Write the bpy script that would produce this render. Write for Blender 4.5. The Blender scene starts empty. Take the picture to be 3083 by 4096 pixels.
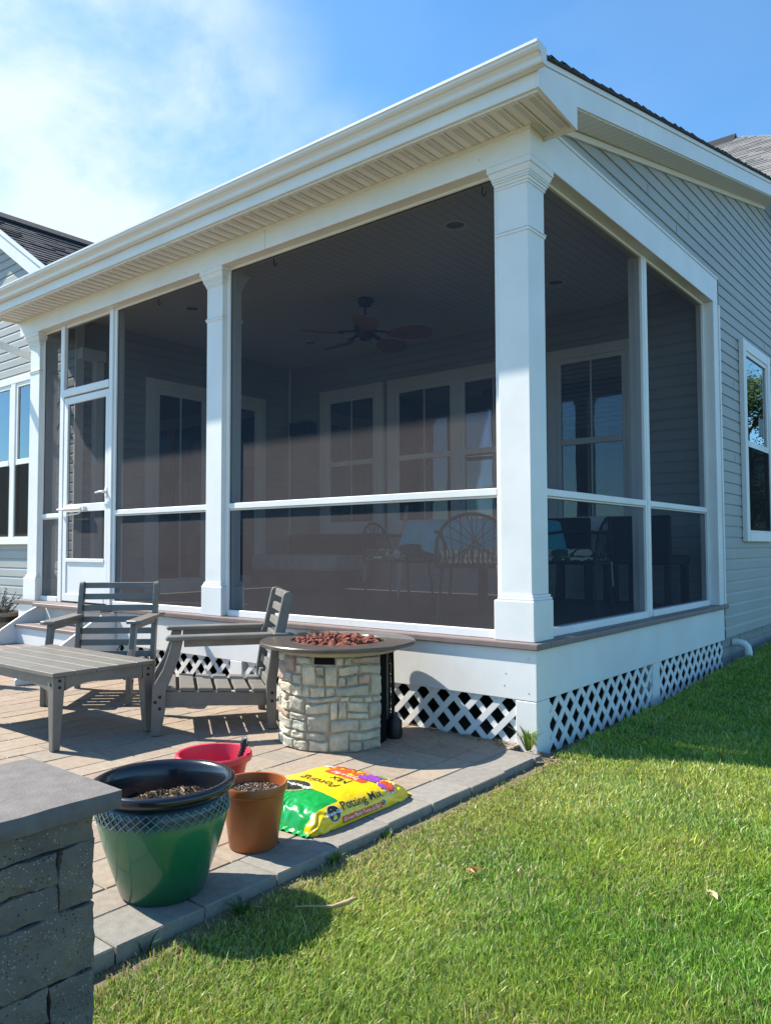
import bpy, bmesh, math, random
import numpy as np
from mathutils import Vector, Matrix, noise as mnoise
R = math.radians
random.seed(7)
rng = np.random.default_rng(11)
SC = bpy.context.scene
COL = SC.collection

# ------------------------------------------------------------------ camera
cam_d = bpy.data.cameras.new('camera')
cam = bpy.data.objects.new('camera', cam_d); COL.objects.link(cam)
YAW, PIT, ROL = R(39.086), R(2.553), R(-0.183)
CAM = Vector((2.133, -3.987, 1.148))
_d = Vector((-math.sin(YAW)*math.cos(PIT), math.cos(YAW)*math.cos(PIT), math.sin(PIT)))
_r = Vector((math.cos(YAW), math.sin(YAW), 0)); _u = _r.cross(_d)
_r2 = _r*math.cos(ROL) + _u*math.sin(ROL); _u2 = -_r*math.sin(ROL) + _u*math.cos(ROL)
cam.matrix_world = Matrix(((_r2.x, _u2.x, -_d.x, CAM.x), (_r2.y, _u2.y, -_d.y, CAM.y), (_r2.z, _u2.z, -_d.z, CAM.z), (0, 0, 0, 1)))
cam_d.sensor_fit = 'VERTICAL'; cam_d.sensor_height = 24.0; cam_d.sensor_width = 18.0
cam_d.lens = 3084/4096*24.0
cam_d.clip_end = 2000
SC.camera = cam

# ------------------------------------------------------------------ light
SUN_TO = Vector((0.90, 0.28, -1.0)).normalized()      # direction the light travels
elev = math.asin(-SUN_TO.z)
az = math.atan2(-SUN_TO.x, -SUN_TO.y)                 # compass bearing of the sun (from +y towards +x)
sun_d = bpy.data.lights.new('sun', 'SUN'); sun_d.energy = 4.7; sun_d.angle = R(0.55); sun_d.color = (1.0, 0.93, 0.81)
sun = bpy.data.objects.new('sun', sun_d); COL.objects.link(sun)
sun.rotation_euler = SUN_TO.to_track_quat('-Z', 'Y').to_euler(); sun.location = (-20, -8, 26)

W = bpy.data.worlds.new('World'); SC.world = W; W.use_nodes = True
nt = W.node_tree; nt.nodes.clear()
def N(t, kind, **kw):
    n = t.nodes.new(kind)
    for k, v in kw.items():
        if k.startswith('i_'):
            key = k[2:]
            n.inputs[int(key) if key.isdigit() else key].default_value = v
        else: setattr(n, k, v)
    return n
def L(t, a, b): t.links.new(a, b)
sky = N(nt, 'ShaderNodeTexSky', sky_type='NISHITA', sun_disc=False)
sky.sun_elevation = elev; sky.sun_rotation = az
sky.air_density = 1.0; sky.dust_density = 0.35; sky.ozone_density = 2.2
SKY_STR = 0.07
tc = N(nt, 'ShaderNodeTexCoord')
def dotmask(vec, lo, hi):
    dp = N(nt, 'ShaderNodeVectorMath', operation='DOT_PRODUCT'); L(nt, tc.outputs['Generated'], dp.inputs[0]); dp.inputs[1].default_value = Vector(vec).normalized()
    mr = N(nt, 'ShaderNodeMapRange', interpolation_type='SMOOTHSTEP'); mr.inputs['From Min'].default_value = lo; mr.inputs['From Max'].default_value = hi
    L(nt, dp.outputs['Value'], mr.inputs['Value']); return mr.outputs[0]
def M(t, op, a, b=None, clamp=False):
    n = N(t, 'ShaderNodeMath', operation=op, use_clamp=clamp)
    for i, x in enumerate((a, b)):
        if x is None: continue
        if isinstance(x, (int, float)): n.inputs[i].default_value = x
        else: L(t, x, n.inputs[i])
    return n.outputs[0]
mp = N(nt, 'ShaderNodeMapping'); mp.inputs['Scale'].default_value = (3.2, 3.2, 4.6); mp.inputs['Rotation'].default_value = (R(25), R(-35), R(20))
L(nt, tc.outputs['Generated'], mp.inputs['Vector'])
cn = N(nt, 'ShaderNodeTexNoise', i_Scale=1.35, i_Detail=9.0, i_Roughness=0.58, i_Distortion=0.18); L(nt, mp.outputs[0], cn.inputs['Vector'])
m1 = dotmask((-0.82, 0.37, 0.43), 0.925, 0.992)
m2 = dotmask((-0.675, 0.67, 0.30), 0.965, 0.998)
m3 = dotmask((-0.88, 0.30, 0.28), 0.86, 0.99)
mm = M(nt, 'MAXIMUM', M(nt, 'MAXIMUM', m1, M(nt, 'MULTIPLY', m2, 0.85)), m3)
nz = N(nt, 'ShaderNodeMapRange', interpolation_type='SMOOTHSTEP'); nz.inputs['From Min'].default_value = 0.33; nz.inputs['From Max'].default_value = 0.70
L(nt, cn.outputs['Fac'], nz.inputs['Value'])
cf = M(nt, 'ADD', M(nt, 'MULTIPLY', M(nt, 'ADD', M(nt, 'MULTIPLY', nz.outputs[0], 0.85), 0.22), mm), M(nt, 'MULTIPLY', nz.outputs[0], 0.05), True)
mix = N(nt, 'ShaderNodeMix', data_type='RGBA'); L(nt, cf, mix.inputs['Factor'])
tint = N(nt, 'ShaderNodeMix', data_type='RGBA', blend_type='MULTIPLY'); tint.inputs['Factor'].default_value = 1
L(nt, sky.outputs[0], tint.inputs['A']); tint.inputs['B'].default_value = (0.89, 1.46, 1.74, 1)
L(nt, tint.outputs['Result'], mix.inputs['A']); mix.inputs['B'].default_value = (6.0, 7.0, 7.4, 1)
bg = N(nt, 'ShaderNodeBackground', i_Strength=SKY_STR); L(nt, mix.outputs['Result'], bg.inputs['Color'])
wo = N(nt, 'ShaderNodeOutputWorld'); L(nt, bg.outputs[0], wo.inputs[0])

SC.view_settings.view_transform = 'Standard'
SC.view_settings.look = 'None'
SC.view_settings.exposure = 1.1
SC.view_settings.gamma = 1.0
SC.render.engine = 'CYCLES'
try:
    SC.cycles.use_denoising = True; SC.cycles.transparent_max_bounces = 24; SC.cycles.max_bounces = 10; SC.cycles.caustics_reflective = False
except Exception: pass

# ------------------------------------------------------------------ materials
MATS = {}
def mat(name, col, rough=0.6, vary=0.0, vscale=8.0, bump=0.0, bscale=60.0, spec=0.5, metal=0.0, coat=0.0, attr=None, col2=None):
    m = bpy.data.materials.new(name); m.use_nodes = True; t = m.node_tree
    b = t.nodes['Principled BSDF']
    b.inputs['Roughness'].default_value = rough; b.inputs['Metallic'].default_value = metal
    b.inputs['Specular IOR Level'].default_value = spec; b.inputs['Coat Weight'].default_value = coat
    base = None
    co = N(t, 'ShaderNodeTexCoord')
    if attr:
        a = N(t, 'ShaderNodeAttribute', attribute_name=attr); base = a.outputs['Color']
    if vary > 0:
        n = N(t, 'ShaderNodeTexNoise', i_Scale=vscale, i_Detail=6.0, i_Roughness=0.6); L(t, co.outputs['Object'], n.inputs['Vector'])
        mr = N(t, 'ShaderNodeMapRange'); mr.inputs['From Min'].default_value = 0.3; mr.inputs['From Max'].default_value = 0.7
        L(t, n.outputs['Fac'], mr.inputs['Value'])
        if col2 is not None:
            mx = N(t, 'ShaderNodeMix', data_type='RGBA'); L(t, mr.outputs[0], mx.inputs['Factor'])
            mx.inputs['A'].default_value = (*col, 1); mx.inputs['B'].default_value = (*col2, 1)
            base = mx.outputs['Result']
        else:
            mr.inputs['To Min'].default_value = 1-vary; mr.inputs['To Max'].default_value = 1+vary
            mx = N(t, 'ShaderNodeMix', data_type='RGBA', blend_type='MULTIPLY'); mx.inputs['Factor'].default_value = 1
            if base is not None: L(t, base, mx.inputs['A'])
            else: mx.inputs['A'].default_value = (*col, 1)
            L(t, mr.outputs[0], mx.inputs['B']); base = mx.outputs['Result']
    if base is not None: L(t, base, b.inputs['Base Color'])
    else: b.inputs['Base Color'].default_value = (*col, 1)
    if bump > 0:
        n2 = N(t, 'ShaderNodeTexNoise', i_Scale=bscale, i_Detail=5.0); L(t, co.outputs['Object'], n2.inputs['Vector'])
        bp = N(t, 'ShaderNodeBump', i_Strength=bump, i_Distance=0.01); L(t, n2.outputs['Fac'], bp.inputs['Height'])
        L(t, bp.outputs[0], b.inputs['Normal'])
    MATS[name] = m
    return m
WHITE = mat('white_trim', (0.76, 0.76, 0.745), 0.45, 0.06, 2.2, 0.10, 9)
SOFF = mat('soffit_white', (0.74, 0.73, 0.69), 0.5, 0.03, 3.0)
GUT = mat('gutter_white', (0.72, 0.73, 0.72), 0.35, 0.04, 2.0)
SIDE = mat('grey_siding', (0.36, 0.37, 0.355), 0.55, 0.06, 1.5, 0.08, 90)
CAPB = mat('brown_composite', (0.20, 0.15, 0.14), 0.5, 0.12, 12, 0.06, 120)
DARK = mat('void_shade', (0.012, 0.012, 0.013), 0.9, spec=0.0)  # near-black colour stands in for the shade of unlit hollows
SLATE = mat('slate_lumber', (0.165, 0.152, 0.133), 0.45, 0.14, 9, 0.10, 170)
BOLT = mat('dark_bolt', (0.02, 0.02, 0.02), 0.4, metal=0.6)
BRONZE = mat('bronze_top', (0.090, 0.072, 0.060), 0.30, 0.15, 20, 0.03, 200, coat=0.25)
MORTAR = mat('mortar', (0.31, 0.28, 0.21), 0.95, 0.2, 30, 0.4, 90)
STONE = mat('pit_stone', (1, 1, 1), 0.9, 0.22, 22, 0.5, 70, attr='Col')
LAVA = mat('lava_rock', (0.19, 0.055, 0.035), 0.95, 0.4, 60, 0.7, 120)
IRON = mat('black_iron', (0.010, 0.010, 0.012), 0.5)
GREYM = mat('grey_metal', (0.35, 0.36, 0.37), 0.35, metal=0.8)
PAVER = mat('paver', (1, 1, 1), 0.9, 0.16, 26, 0.25, 160, attr='Col')
SAND = mat('joint_sand', (0.10, 0.08, 0.06), 1.0, 0.3, 50)
SOILL = mat('lawn_soil', (0.10, 0.10, 0.035), 1.0, 0.5, 6, 0.6, 40, col2=(0.16, 0.12, 0.07))
SOIL = mat('potting_soil', (0.035, 0.022, 0.014), 1.0, 0.5, 80, 0.8, 130, col2=(0.16, 0.11, 0.07))
CHIP = mat('soil_chips', (1, 1, 1), 0.95, attr='Col')
CAPST = mat('cap_stone', (0.140, 0.128, 0.120), 0.85, 0.18, 22, 0.25, 150)
SHING = mat('dark_shingle', (1, 1, 1), 0.95, 0.25, 40, 0.4, 200, attr='Col')
PINKP = mat('pink_plastic', (0.60, 0.030, 0.065), 0.42, 0.05, 5)
ORANGE = mat('terracotta_plastic', (0.34, 0.095, 0.025), 0.38, 0.10, 6, 0.03, 60)
BLACKG = mat('black_glaze', (0.012, 0.013, 0.018), 0.22, coat=0.25)
TEAL = mat('teal_cloth', (0.02, 0.45, 0.55), 0.8, 0.1, 10)
WICK = mat('fan_blade_wicker', (0.33, 0.14, 0.08), 0.7, 0.2, 30)
BRICKF = mat('foundation_brick', (0.30, 0.29, 0.28), 0.9, 0.15, 20, 0.3, 80)
BARK = mat('bark', (0.10, 0.08, 0.06), 0.95, 0.3, 20, 0.5, 60)
STRAW = mat('dry_straw', (0.40, 0.29, 0.15), 0.9)
BARREL = mat('barrel_wood', (0.20, 0.17, 0.13), 0.8, 0.25, 25, 0.3, 60)
FLOORW = mat('porch_floor', (0.10, 0.085, 0.08), 0.7, 0.2, 10)
BLIND = mat('window_blind', (0.55, 0.56, 0.56), 0.7)
CREAM = mat('cushion_cream', (0.42, 0.40, 0.37), 0.9, 0.15, 8)
STEM = mat('dry_stem', (0.10, 0.09, 0.075), 0.95, 0.3, 40)

def leafmat(name, attr='Col', trans=0.35, rough=0.5):
    m = bpy.data.materials.new(name); m.use_nodes = True; t = m.node_tree
    b = t.nodes['Principled BSDF']; b.inputs['Roughness'].default_value = rough; b.inputs['Specular IOR Level'].default_value = 0.5
    a = N(t, 'ShaderNodeAttribute', attribute_name=attr); L(t, a.outputs['Color'], b.inputs['Base Color'])
    tr = N(t, 'ShaderNodeBsdfTranslucent'); L(t, a.outputs['Color'], tr.inputs['Color'])
    mx = N(t, 'ShaderNodeMixShader', i_0=trans); L(t, b.outputs[0], mx.inputs[1]); L(t, tr.outputs[0], mx.inputs[2])
    L(t, mx.outputs[0], t.nodes['Material Output'].inputs['Surface']); MATS[name] = m; return m
GRASSM = leafmat('grass_blade', trans=0.36, rough=0.38)
LEAFM = leafmat('tree_leaf', trans=0.3)

def screenmat():
    m = bpy.data.materials.new('screen_mesh'); m.use_nodes = True; t = m.node_tree
    t.nodes.remove(t.nodes['Principled BSDF'])
    d = N(t, 'ShaderNodeBsdfDiffuse'); co = N(t, 'ShaderNodeTexCoord')
    n = N(t, 'ShaderNodeTexNoise', i_Scale=150.0, i_Detail=2.0); L(t, co.outputs['Object'], n.inputs['Vector'])
    n3 = N(t, 'ShaderNodeTexNoise', i_Scale=3.0, i_Detail=2.0); L(t, co.outputs['Object'], n3.inputs['Vector'])
    mr = N(t, 'ShaderNodeMapRange'); mr.inputs['From Min'].default_value = 0.3; mr.inputs['From Max'].default_value = 0.7; mr.inputs['To Min'].default_value = 0.72; mr.inputs['To Max'].default_value = 1.28
    L(t, M(t, 'ADD', M(t, 'MULTIPLY', n.outputs['Fac'], 0.72), M(t, 'MULTIPLY', n3.outputs['Fac'], 0.28)), mr.inputs['Value'])
    mx = N(t, 'ShaderNodeMix', data_type='RGBA', blend_type='MULTIPLY'); mx.inputs['Factor'].default_value = 1; mx.inputs['A'].default_value = (0.140, 0.129, 0.134, 1); L(t, mr.outputs[0], mx.inputs['B'])
    L(t, mx.outputs['Result'], d.inputs['Color'])
    ge = N(t, 'ShaderNodeNewGeometry'); va = N(t, 'ShaderNodeVectorMath', operation='ADD'); L(t, ge.outputs['Normal'], va.inputs[0]); va.inputs[1].default_value = (0, 0, 5.0)
    vn = N(t, 'ShaderNodeVectorMath', operation='NORMALIZE'); L(t, va.outputs[0], vn.inputs[0]); L(t, vn.outputs[0], d.inputs['Normal'])
    tr = N(t, 'ShaderNodeBsdfTransparent'); tr.inputs[0].default_value = (0.97, 0.98, 1.0, 1)
    ms = N(t, 'ShaderNodeMixShader', i_0=0.52); L(t, tr.outputs[0], ms.inputs[1]); L(t, d.outputs[0], ms.inputs[2])
    L(t, ms.outputs[0], t.nodes['Material Output'].inputs['Surface']); return m
SCREEN = screenmat()
def glassmat(name='window_glass', base=0.04, power=5.0, tint=(0.9, 0.95, 1.0)):
    m = bpy.data.materials.new(name); m.use_nodes = True; t = m.node_tree
    t.nodes.remove(t.nodes['Principled BSDF'])
    g = N(t, 'ShaderNodeBsdfGlossy', i_Roughness=0.004); g.inputs['Color'].default_value = (*tint, 1)
    tr = N(t, 'ShaderNodeBsdfTransparent'); tr.inputs[0].default_value = (0.75, 0.8, 0.85, 1)
    lw = N(t, 'ShaderNodeFresnel', i_IOR=1.85)
    co = N(t, 'ShaderNodeTexCoord'); n = N(t, 'ShaderNodeTexNoise', i_Scale=2.2, i_Detail=1.0); L(t, co.outputs['Object'], n.inputs['Vector'])
    bp = N(t, 'ShaderNodeBump', i_Strength=0.05, i_Distance=0.02); L(t, n.outputs['Fac'], bp.inputs['Height']); L(t, bp.outputs[0], g.inputs['Normal'])
    f = M(t, 'MULTIPLY', lw.outputs[0], 1.6, True)
    ms = N(t, 'ShaderNodeMixShader'); L(t, f, ms.inputs[0]); L(t, tr.outputs[0], ms.inputs[1]); L(t, g.outputs[0], ms.inputs[2])
    L(t, ms.outputs[0], t.nodes['Material Output'].inputs['Surface']); return m
GLASS = glassmat()
INSECT = bpy.data.materials.new('insect_screen'); INSECT.use_nodes = True
_t = INSECT.node_tree; _t.nodes.remove(_t.nodes['Principled BSDF']); _d2 = N(_t, 'ShaderNodeBsdfDiffuse'); _d2.inputs[0].default_value = (0.03, 0.03, 0.03, 1); _tr = N(_t, 'ShaderNodeBsdfTransparent')
_ms = N(_t, 'ShaderNodeMixShader', i_0=0.62); L(_t, _tr.outputs[0], _ms.inputs[1]); L(_t, _d2.outputs[0], _ms.inputs[2]); L(_t, _ms.outputs[0], _t.nodes['Material Output'].inputs['Surface'])

def soffitmat():
    """white vented vinyl: dark vent holes in rows, grooves along y"""
    m = mat('vented_soffit', (0.74, 0.73, 0.69), 0.5); t = m.node_tree; b = t.nodes['Principled BSDF']
    co = N(t, 'ShaderNodeTexCoord'); sp = N(t, 'ShaderNodeSeparateXYZ'); L(t, co.outputs['Object'], sp.inputs[0])
    def cell(sock, size):   # fract(sock/size)-.5
        return M(t, 'SUBTRACT', M(t, 'FRACT', M(t, 'ADD', M(t, 'DIVIDE', sock, size), 500.0)), 0.5)
    px = cell(sp.outputs['X'], 0.0135); py = cell(sp.outputs['Y'], 0.0165)
    r2 = M(t, 'ADD', M(t, 'MULTIPLY', px, px), M(t, 'MULTIPLY', M(t, 'MULTIPLY', py, 0.6), py))
    hole = M(t, 'LESS_THAN', r2, 0.065)
    band = M(t, 'LESS_THAN', M(t, 'ABSOLUTE', cell(sp.outputs['X'], 0.102)), 0.30)
    ymask = M(t, 'MULTIPLY', M(t, 'GREATER_THAN', sp.outputs['Y'], -0.25), M(t, 'LESS_THAN', sp.outputs['Y'], 0.15))
    hh = M(t, 'MULTIPLY', M(t, 'MULTIPLY', hole, band), ymask)
    mx = N(t, 'ShaderNodeMix', data_type='RGBA'); L(t, hh, mx.inputs['Factor']); mx.inputs['A'].default_value = (0.74, 0.73, 0.69, 1); mx.inputs['B'].default_value = (0.12, 0.11, 0.09, 1)
    L(t, mx.outputs['Result'], b.inputs['Base Color']); return m
VENT = soffitmat()
def boardmat(name, col, axis, pitch, gap=0.03, rough=0.5, depth=0.7):
    m = mat(name, col, rough); t = m.node_tree; b = t.nodes['Principled BSDF']
    co = N(t, 'ShaderNodeTexCoord'); sp = N(t, 'ShaderNodeSeparateXYZ'); L(t, co.outputs['Object'], sp.inputs[0])
    f = M(t, 'ABSOLUTE', M(t, 'SUBTRACT', M(t, 'FRACT', M(t, 'ADD', M(t, 'DIVIDE', sp.outputs[axis], pitch), 500.0)), 0.5))
    g = M(t, 'GREATER_THAN', f, 0.5-gap)
    mx = N(t, 'ShaderNodeMix', data_type='RGBA'); L(t, g, mx.inputs['Factor']); mx.inputs['A'].default_value = (*col, 1); mx.inputs['B'].default_value = (*[c*(1-depth) for c in col], 1)
    L(t, mx.outputs['Result'], b.inputs['Base Color']); return m
CEIL = boardmat('beadboard_ceiling', (0.70, 0.70, 0.68), 'X', 0.085, 0.035, 0.6, 0.45)
RSOFF = boardmat('rake_soffit', (0.72, 0.71, 0.67), 'Y', 0.10, 0.05, 0.6, 0.25)
DECKB = boardmat('deck_boards', (0.11, 0.09, 0.085), 'Y', 0.14, 0.03, 0.7, 0.7)

def wallblockmat():
    m = mat('split_face_block', (0.185, 0.155, 0.115), 0.95, 0.25, 9, 1.0, 45, col2=(0.115, 0.105, 0.095)); t = m.node_tree; b = t.nodes['Principled BSDF']
    src = b.inputs['Base Color'].links[0].from_socket
    co = N(t, 'ShaderNodeTexCoord')
    v = N(t, 'ShaderNodeTexVoronoi', i_Scale=150.0, i_Randomness=1.0); L(t, co.outputs['Object'], v.inputs['Vector'])
    v2 = N(t, 'ShaderNodeTexVoronoi', i_Scale=120.0, i_Randomness=1.0); L(t, co.outputs['Object'], v2.inputs['Vector'])
    fln = N(t, 'ShaderNodeTexNoise', i_Scale=210.0, i_Detail=3.0); L(t, co.outputs['Object'], fln.inputs['Vector'])
    s1 = M(t, 'MULTIPLY', M(t, 'LESS_THAN', M(t, 'ADD', v.outputs['Distance'], M(t, 'MULTIPLY', fln.outputs['Fac'], 0.5)), 0.50), M(t, 'GREATER_THAN', N_sep(t, v.outputs['Color']), 0.70))
    s2 = M(t, 'MULTIPLY', M(t, 'LESS_THAN', M(t, 'ADD', v2.outputs['Distance'], M(t, 'MULTIPLY', fln.outputs['Fac'], 0.5)), 0.48), M(t, 'GREATER_THAN', N_sep(t, v2.outputs['Color']), 0.76))
    a = N(t, 'ShaderNodeMix', data_type='RGBA'); L(t, s1, a.inputs['Factor']); L(t, src, a.inputs['A']); a.inputs['B'].default_value = (0.31, 0.30, 0.27, 1)
    c = N(t, 'ShaderNodeMix', data_type='RGBA'); L(t, s2, c.inputs['Factor']); L(t, a.outputs['Result'], c.inputs['A']); c.inputs['B'].default_value = (0.03, 0.03, 0.03, 1)
    L(t, c.outputs['Result'], b.inputs['Base Color']); return m
def N_sep(t, sock):
    s = N(t, 'ShaderNodeSeparateColor'); L(t, sock, s.inputs[0]); return s.outputs[0]
BLOCK = wallblockmat()

def glazemat():
    m = mat('green_glaze', (0.01, 0.12, 0.055), 0.26, coat=0.35); t = m.node_tree; b = t.nodes['Principled BSDF']
    co = N(t, 'ShaderNodeTexCoord'); sp = N(t, 'ShaderNodeSeparateXYZ'); L(t, co.outputs['Object'], sp.inputs[0])
    n = N(t, 'ShaderNodeTexNoise', i_Scale=7.0, i_Detail=4.0); L(t, co.outputs['Object'], n.inputs['Vector'])
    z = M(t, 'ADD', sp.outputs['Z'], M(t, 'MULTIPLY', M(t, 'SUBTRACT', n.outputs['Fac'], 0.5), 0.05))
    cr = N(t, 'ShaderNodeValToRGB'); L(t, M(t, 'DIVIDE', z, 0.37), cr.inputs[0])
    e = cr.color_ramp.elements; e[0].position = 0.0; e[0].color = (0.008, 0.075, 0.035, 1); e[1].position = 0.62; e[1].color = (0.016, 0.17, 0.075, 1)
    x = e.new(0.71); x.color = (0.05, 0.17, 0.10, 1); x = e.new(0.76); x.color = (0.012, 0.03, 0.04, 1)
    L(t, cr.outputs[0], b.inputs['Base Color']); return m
GLAZE = glazemat()
def leafyclothmat():
    m = mat('leafy_cloth', (0.5, 0.5, 0.46), 0.9); t = m.node_tree; b = t.nodes['Principled BSDF']
    co = N(t, 'ShaderNodeTexCoord'); w = N(t, 'ShaderNodeTexWave', i_Scale=9.0, i_Distortion=9.0, i_Detail=2.0); L(t, co.outputs['Object'], w.inputs['Vector'])
    cr = N(t, 'ShaderNodeValToRGB'); L(t, w.outputs['Fac'], cr.inputs[0]); e = cr.color_ramp.elements
    e[0].position = 0.42; e[0].color = (0.02, 0.10, 0.045, 1); e[1].position = 0.5; e[1].color = (0.62, 0.60, 0.54, 1)
    L(t, cr.outputs[0], b.inputs['Base Color']); return m
LEAFY = leafyclothmat()
def plastic(name, col): return mat(name, col, 0.22, coat=0.3)
BAG_Y = None

# ------------------------------------------------------------------ mesh helpers
class MB:
    def __init__(s): s.v = []; s.f = []; s.mi = []; s.col = []
    def add(s, verts, faces, mi=0, col=None):
        o = len(s.v); s.v += [tuple(v) for v in verts]; s.f += [tuple(i+o for i in f) for f in faces]; s.mi += [mi]*len(faces)
        s.col += [col if col is not None else (1, 1, 1)]*len(verts); return s
    def box(s, x0, x1, y0, y1, z0, z1, mi=0, col=None):
        v = [(x0, y0, z0), (x1, y0, z0), (x1, y1, z0), (x0, y1, z0), (x0, y0, z1), (x1, y0, z1), (x1, y1, z1), (x0, y1, z1)]
        return s.add(v, [(3, 2, 1, 0), (4, 5, 6, 7), (0, 1, 5, 4), (1, 2, 6, 5), (2, 3, 7, 6), (3, 0, 4, 7)], mi, col)
    def obox(s, c, dx, dy, dz, mi=0, col=None):
        """oriented box: centre c, half-vectors"""
        c, dx, dy, dz = map(Vector, (c, dx, dy, dz))
        v = [c-dx-dy-dz, c+dx-dy-dz, c+dx+dy-dz, c-dx+dy-dz, c-dx-dy+dz, c+dx-dy+dz, c+dx+dy+dz, c-dx+dy+dz]
        return s.add(v, [(3, 2, 1, 0), (4, 5, 6, 7), (0, 1, 5, 4), (1, 2, 6, 5), (2, 3, 7, 6), (3, 0, 4, 7)], mi, col)
    def beam(s, a, b, w, h, up=(0, 0, 1), mi=0):
        """bar from a to b, width w (sideways) and height h (along up)"""
        a, b, up = Vector(a), Vector(b), Vector(up); d = (b-a); l = d.length; d.normalize()
        sd = d.cross(up).normalized(); uu = sd.cross(d).normalized()
        return s.obox((a+b)/2, d*l/2, sd*w/2, uu*h/2, mi)
    def prism(s, poly, axis, a, b, mi=0, col=None):
        """poly of 2D points extruded along axis 'x','y','z' from a to b (a<b). x:(y,z) y:(x,z) z:(x,y)"""
        def P(p, t): return (t, p[0], p[1]) if axis == 'x' else ((p[0], t, p[1]) if axis == 'y' else (p[0], p[1], t))
        n = len(poly); v = [P(p, a) for p in poly]+[P(p, b) for p in poly]
        f = [tuple(range(n))[::-1], tuple(range(n, 2*n))]+[(i, (i+1) % n, n+(i+1) % n, n+i) for i in range(n)]
        return s.add(v, f, mi, col)
    def lathe(s, prof, c=(0, 0, 0), n=40, mi=0, closed=False, a0=0, a1=2*math.pi):
        full = abs(a1-a0-2*math.pi) < 1e-6; m = n if full else n+1
        v = []
        for j in range(m):
            a = a0+(a1-a0)*j/n
            for r, z in prof: v.append((c[0]+r*math.cos(a), c[1]+r*math.sin(a), c[2]+z))
        k = len(prof); f = []
        for j in range(n):
            j2 = (j+1) % m
            for i in range(k-1 if not closed else k):
                i2 = (i+1) % k
                f.append((j*k+i, j2*k+i, j2*k+i2, j*k+i2))
        return s.add(v, f, mi)
    def tube(s, pts, r, n=8, mi=0, closed=False):
        pts = [Vector(p) for p in pts]; k = len(pts); v = []; 
        rr = r if isinstance(r, (list, tuple)) else [r]*k
        prev = None
        for i, p in enumerate(pts):
            if closed: t = pts[(i+1) % k]-pts[i-1]
            else: t = pts[min(i+1, k-1)]-pts[max(i-1, 0)]
            t.normalize()
            if prev is None:
                a = t.cross(Vector((0, 0, 1)) if abs(t.z) < 0.9 else Vector((1, 0, 0))).normalized()
            else: a = (prev-t*prev.dot(t)).normalized()
            prev = a; b = t.cross(a)
            for j in range(n):
                an = 2*math.pi*j/n; v.append(p+(a*math.cos(an)+b*math.sin(an))*rr[i])
        f = []
        for i in range(k if closed else k-1):
            i2 = (i+1) % k
            for j in range(n): f.append((i*n+j, i*n+(j+1) % n, i2*n+(j+1) % n, i2*n+j))
        if not closed: f += [tuple(range(n))[::-1], tuple(range((k-1)*n, k*n))]
        return s.add(v, f, mi)
    def build(s, name, mats, parent=None, bevel=0.0, smooth=None, seg=1, origin=None):
        me = bpy.data.meshes.new(name)
        vv = s.v
        if origin is not None: vv = [(a-origin[0], b-origin[1], c-origin[2]) for a, b, c in s.v]
        me.from_pydata(vv, [], s.f); 
        if not isinstance(mats, (list, tuple)): mats = [mats]
        for m in mats: me.materials.append(m)
        if len(mats) > 1: me.polygons.foreach_set('material_index', s.mi)
        if any(c != (1, 1, 1) for c in s.col):
            a = me.color_attributes.new('Col', 'FLOAT_COLOR', 'POINT')
            a.data.foreach_set('color', np.concatenate([np.array(s.col, float), np.ones((len(s.col), 1))], 1).ravel())
        bm = bmesh.new(); bm.from_mesh(me)
        bmesh.ops.recalc_face_normals(bm, faces=bm.faces)
        if bevel > 0:
            ed = [e for e in bm.edges if len(e.link_faces) == 2 and e.calc_face_angle(0) > R(28)]
            bmesh.ops.bevel(bm, geom=ed, offset=bevel, offset_type='OFFSET', segments=seg, profile=0.6, affect='EDGES', clamp_overlap=True)
        bm.to_mesh(me); bm.free()
        if smooth is not None:
            me.polygons.foreach_set('use_smooth', [True]*len(me.polygons)); me.set_sharp_from_angle(angle=R(smooth))
        o = bpy.data.objects.new(name, me); COL.objects.link(o)
        if origin is not None: o.location = origin
        if parent is not None: o.parent = parent
        return o
def thing(name, label, cat, loc=(0, 0, 0), rz=0, group=None):
    o = bpy.data.objects.new(name, None); COL.objects.link(o); o.location = loc; o.rotation_euler = (0, 0, rz); o.empty_display_size = 0.1
    o['label'] = label; o['category'] = cat
    if group: o['group'] = group
    return o
def tag(o, label, cat, group=None):
    o['label'] = label; o['category'] = cat
    if group: o['group'] = group
    return o
def struct(o, kind='structure'): o['kind'] = kind; return o
def copy_tree(o, parent=None):
    c = o.copy(); COL.objects.link(c); c.parent = parent
    for ch in list(o.children): copy_tree(ch, c)
    return c

# ================================================================== GROUND
def lawn_z(x, y):
    base = -0.045 + 0.028*np.clip(y, -4, 12)*np.clip((y+0.0)/3.0, 0, 1)
    base = base - 0.02*np.clip((-y-2.2)/1.0, 0, 1)
    return base + 0.012*np.sin(1.7*x+0.6)*np.cos(1.3*y+0.3)*np.clip((x-0.1)/0.8, 0, 1)
gx = np.concatenate([np.linspace(-60, -12, 9), np.linspace(-11, -1, 11), np.linspace(-0.6, 6, 45), np.linspace(7, 60, 14)])
gy = np.concatenate([np.linspace(-60, -9, 10), np.linspace(-8, 8, 80), np.linspace(9, 90, 16)])
g = MB(); vs = []
for y in gy:
    for x in gx:
        z = float(lawn_z(max(x, 0.1), y))
        if x < 0.09: z = min(z, -0.06) if y > -3.2 else z
        if y > 9: z = float(lawn_z(1.0, 9.0))
        vs.append((x, y, z-0.006))
nx = len(gx); fs = [(j*nx+i, j*nx+i+1, (j+1)*nx+i+1, (j+1)*nx+i) for j in range(len(gy)-1) for i in range(nx-1)]
g.add(vs, fs); struct(g.build('ground', SOILL, smooth=180))

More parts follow.
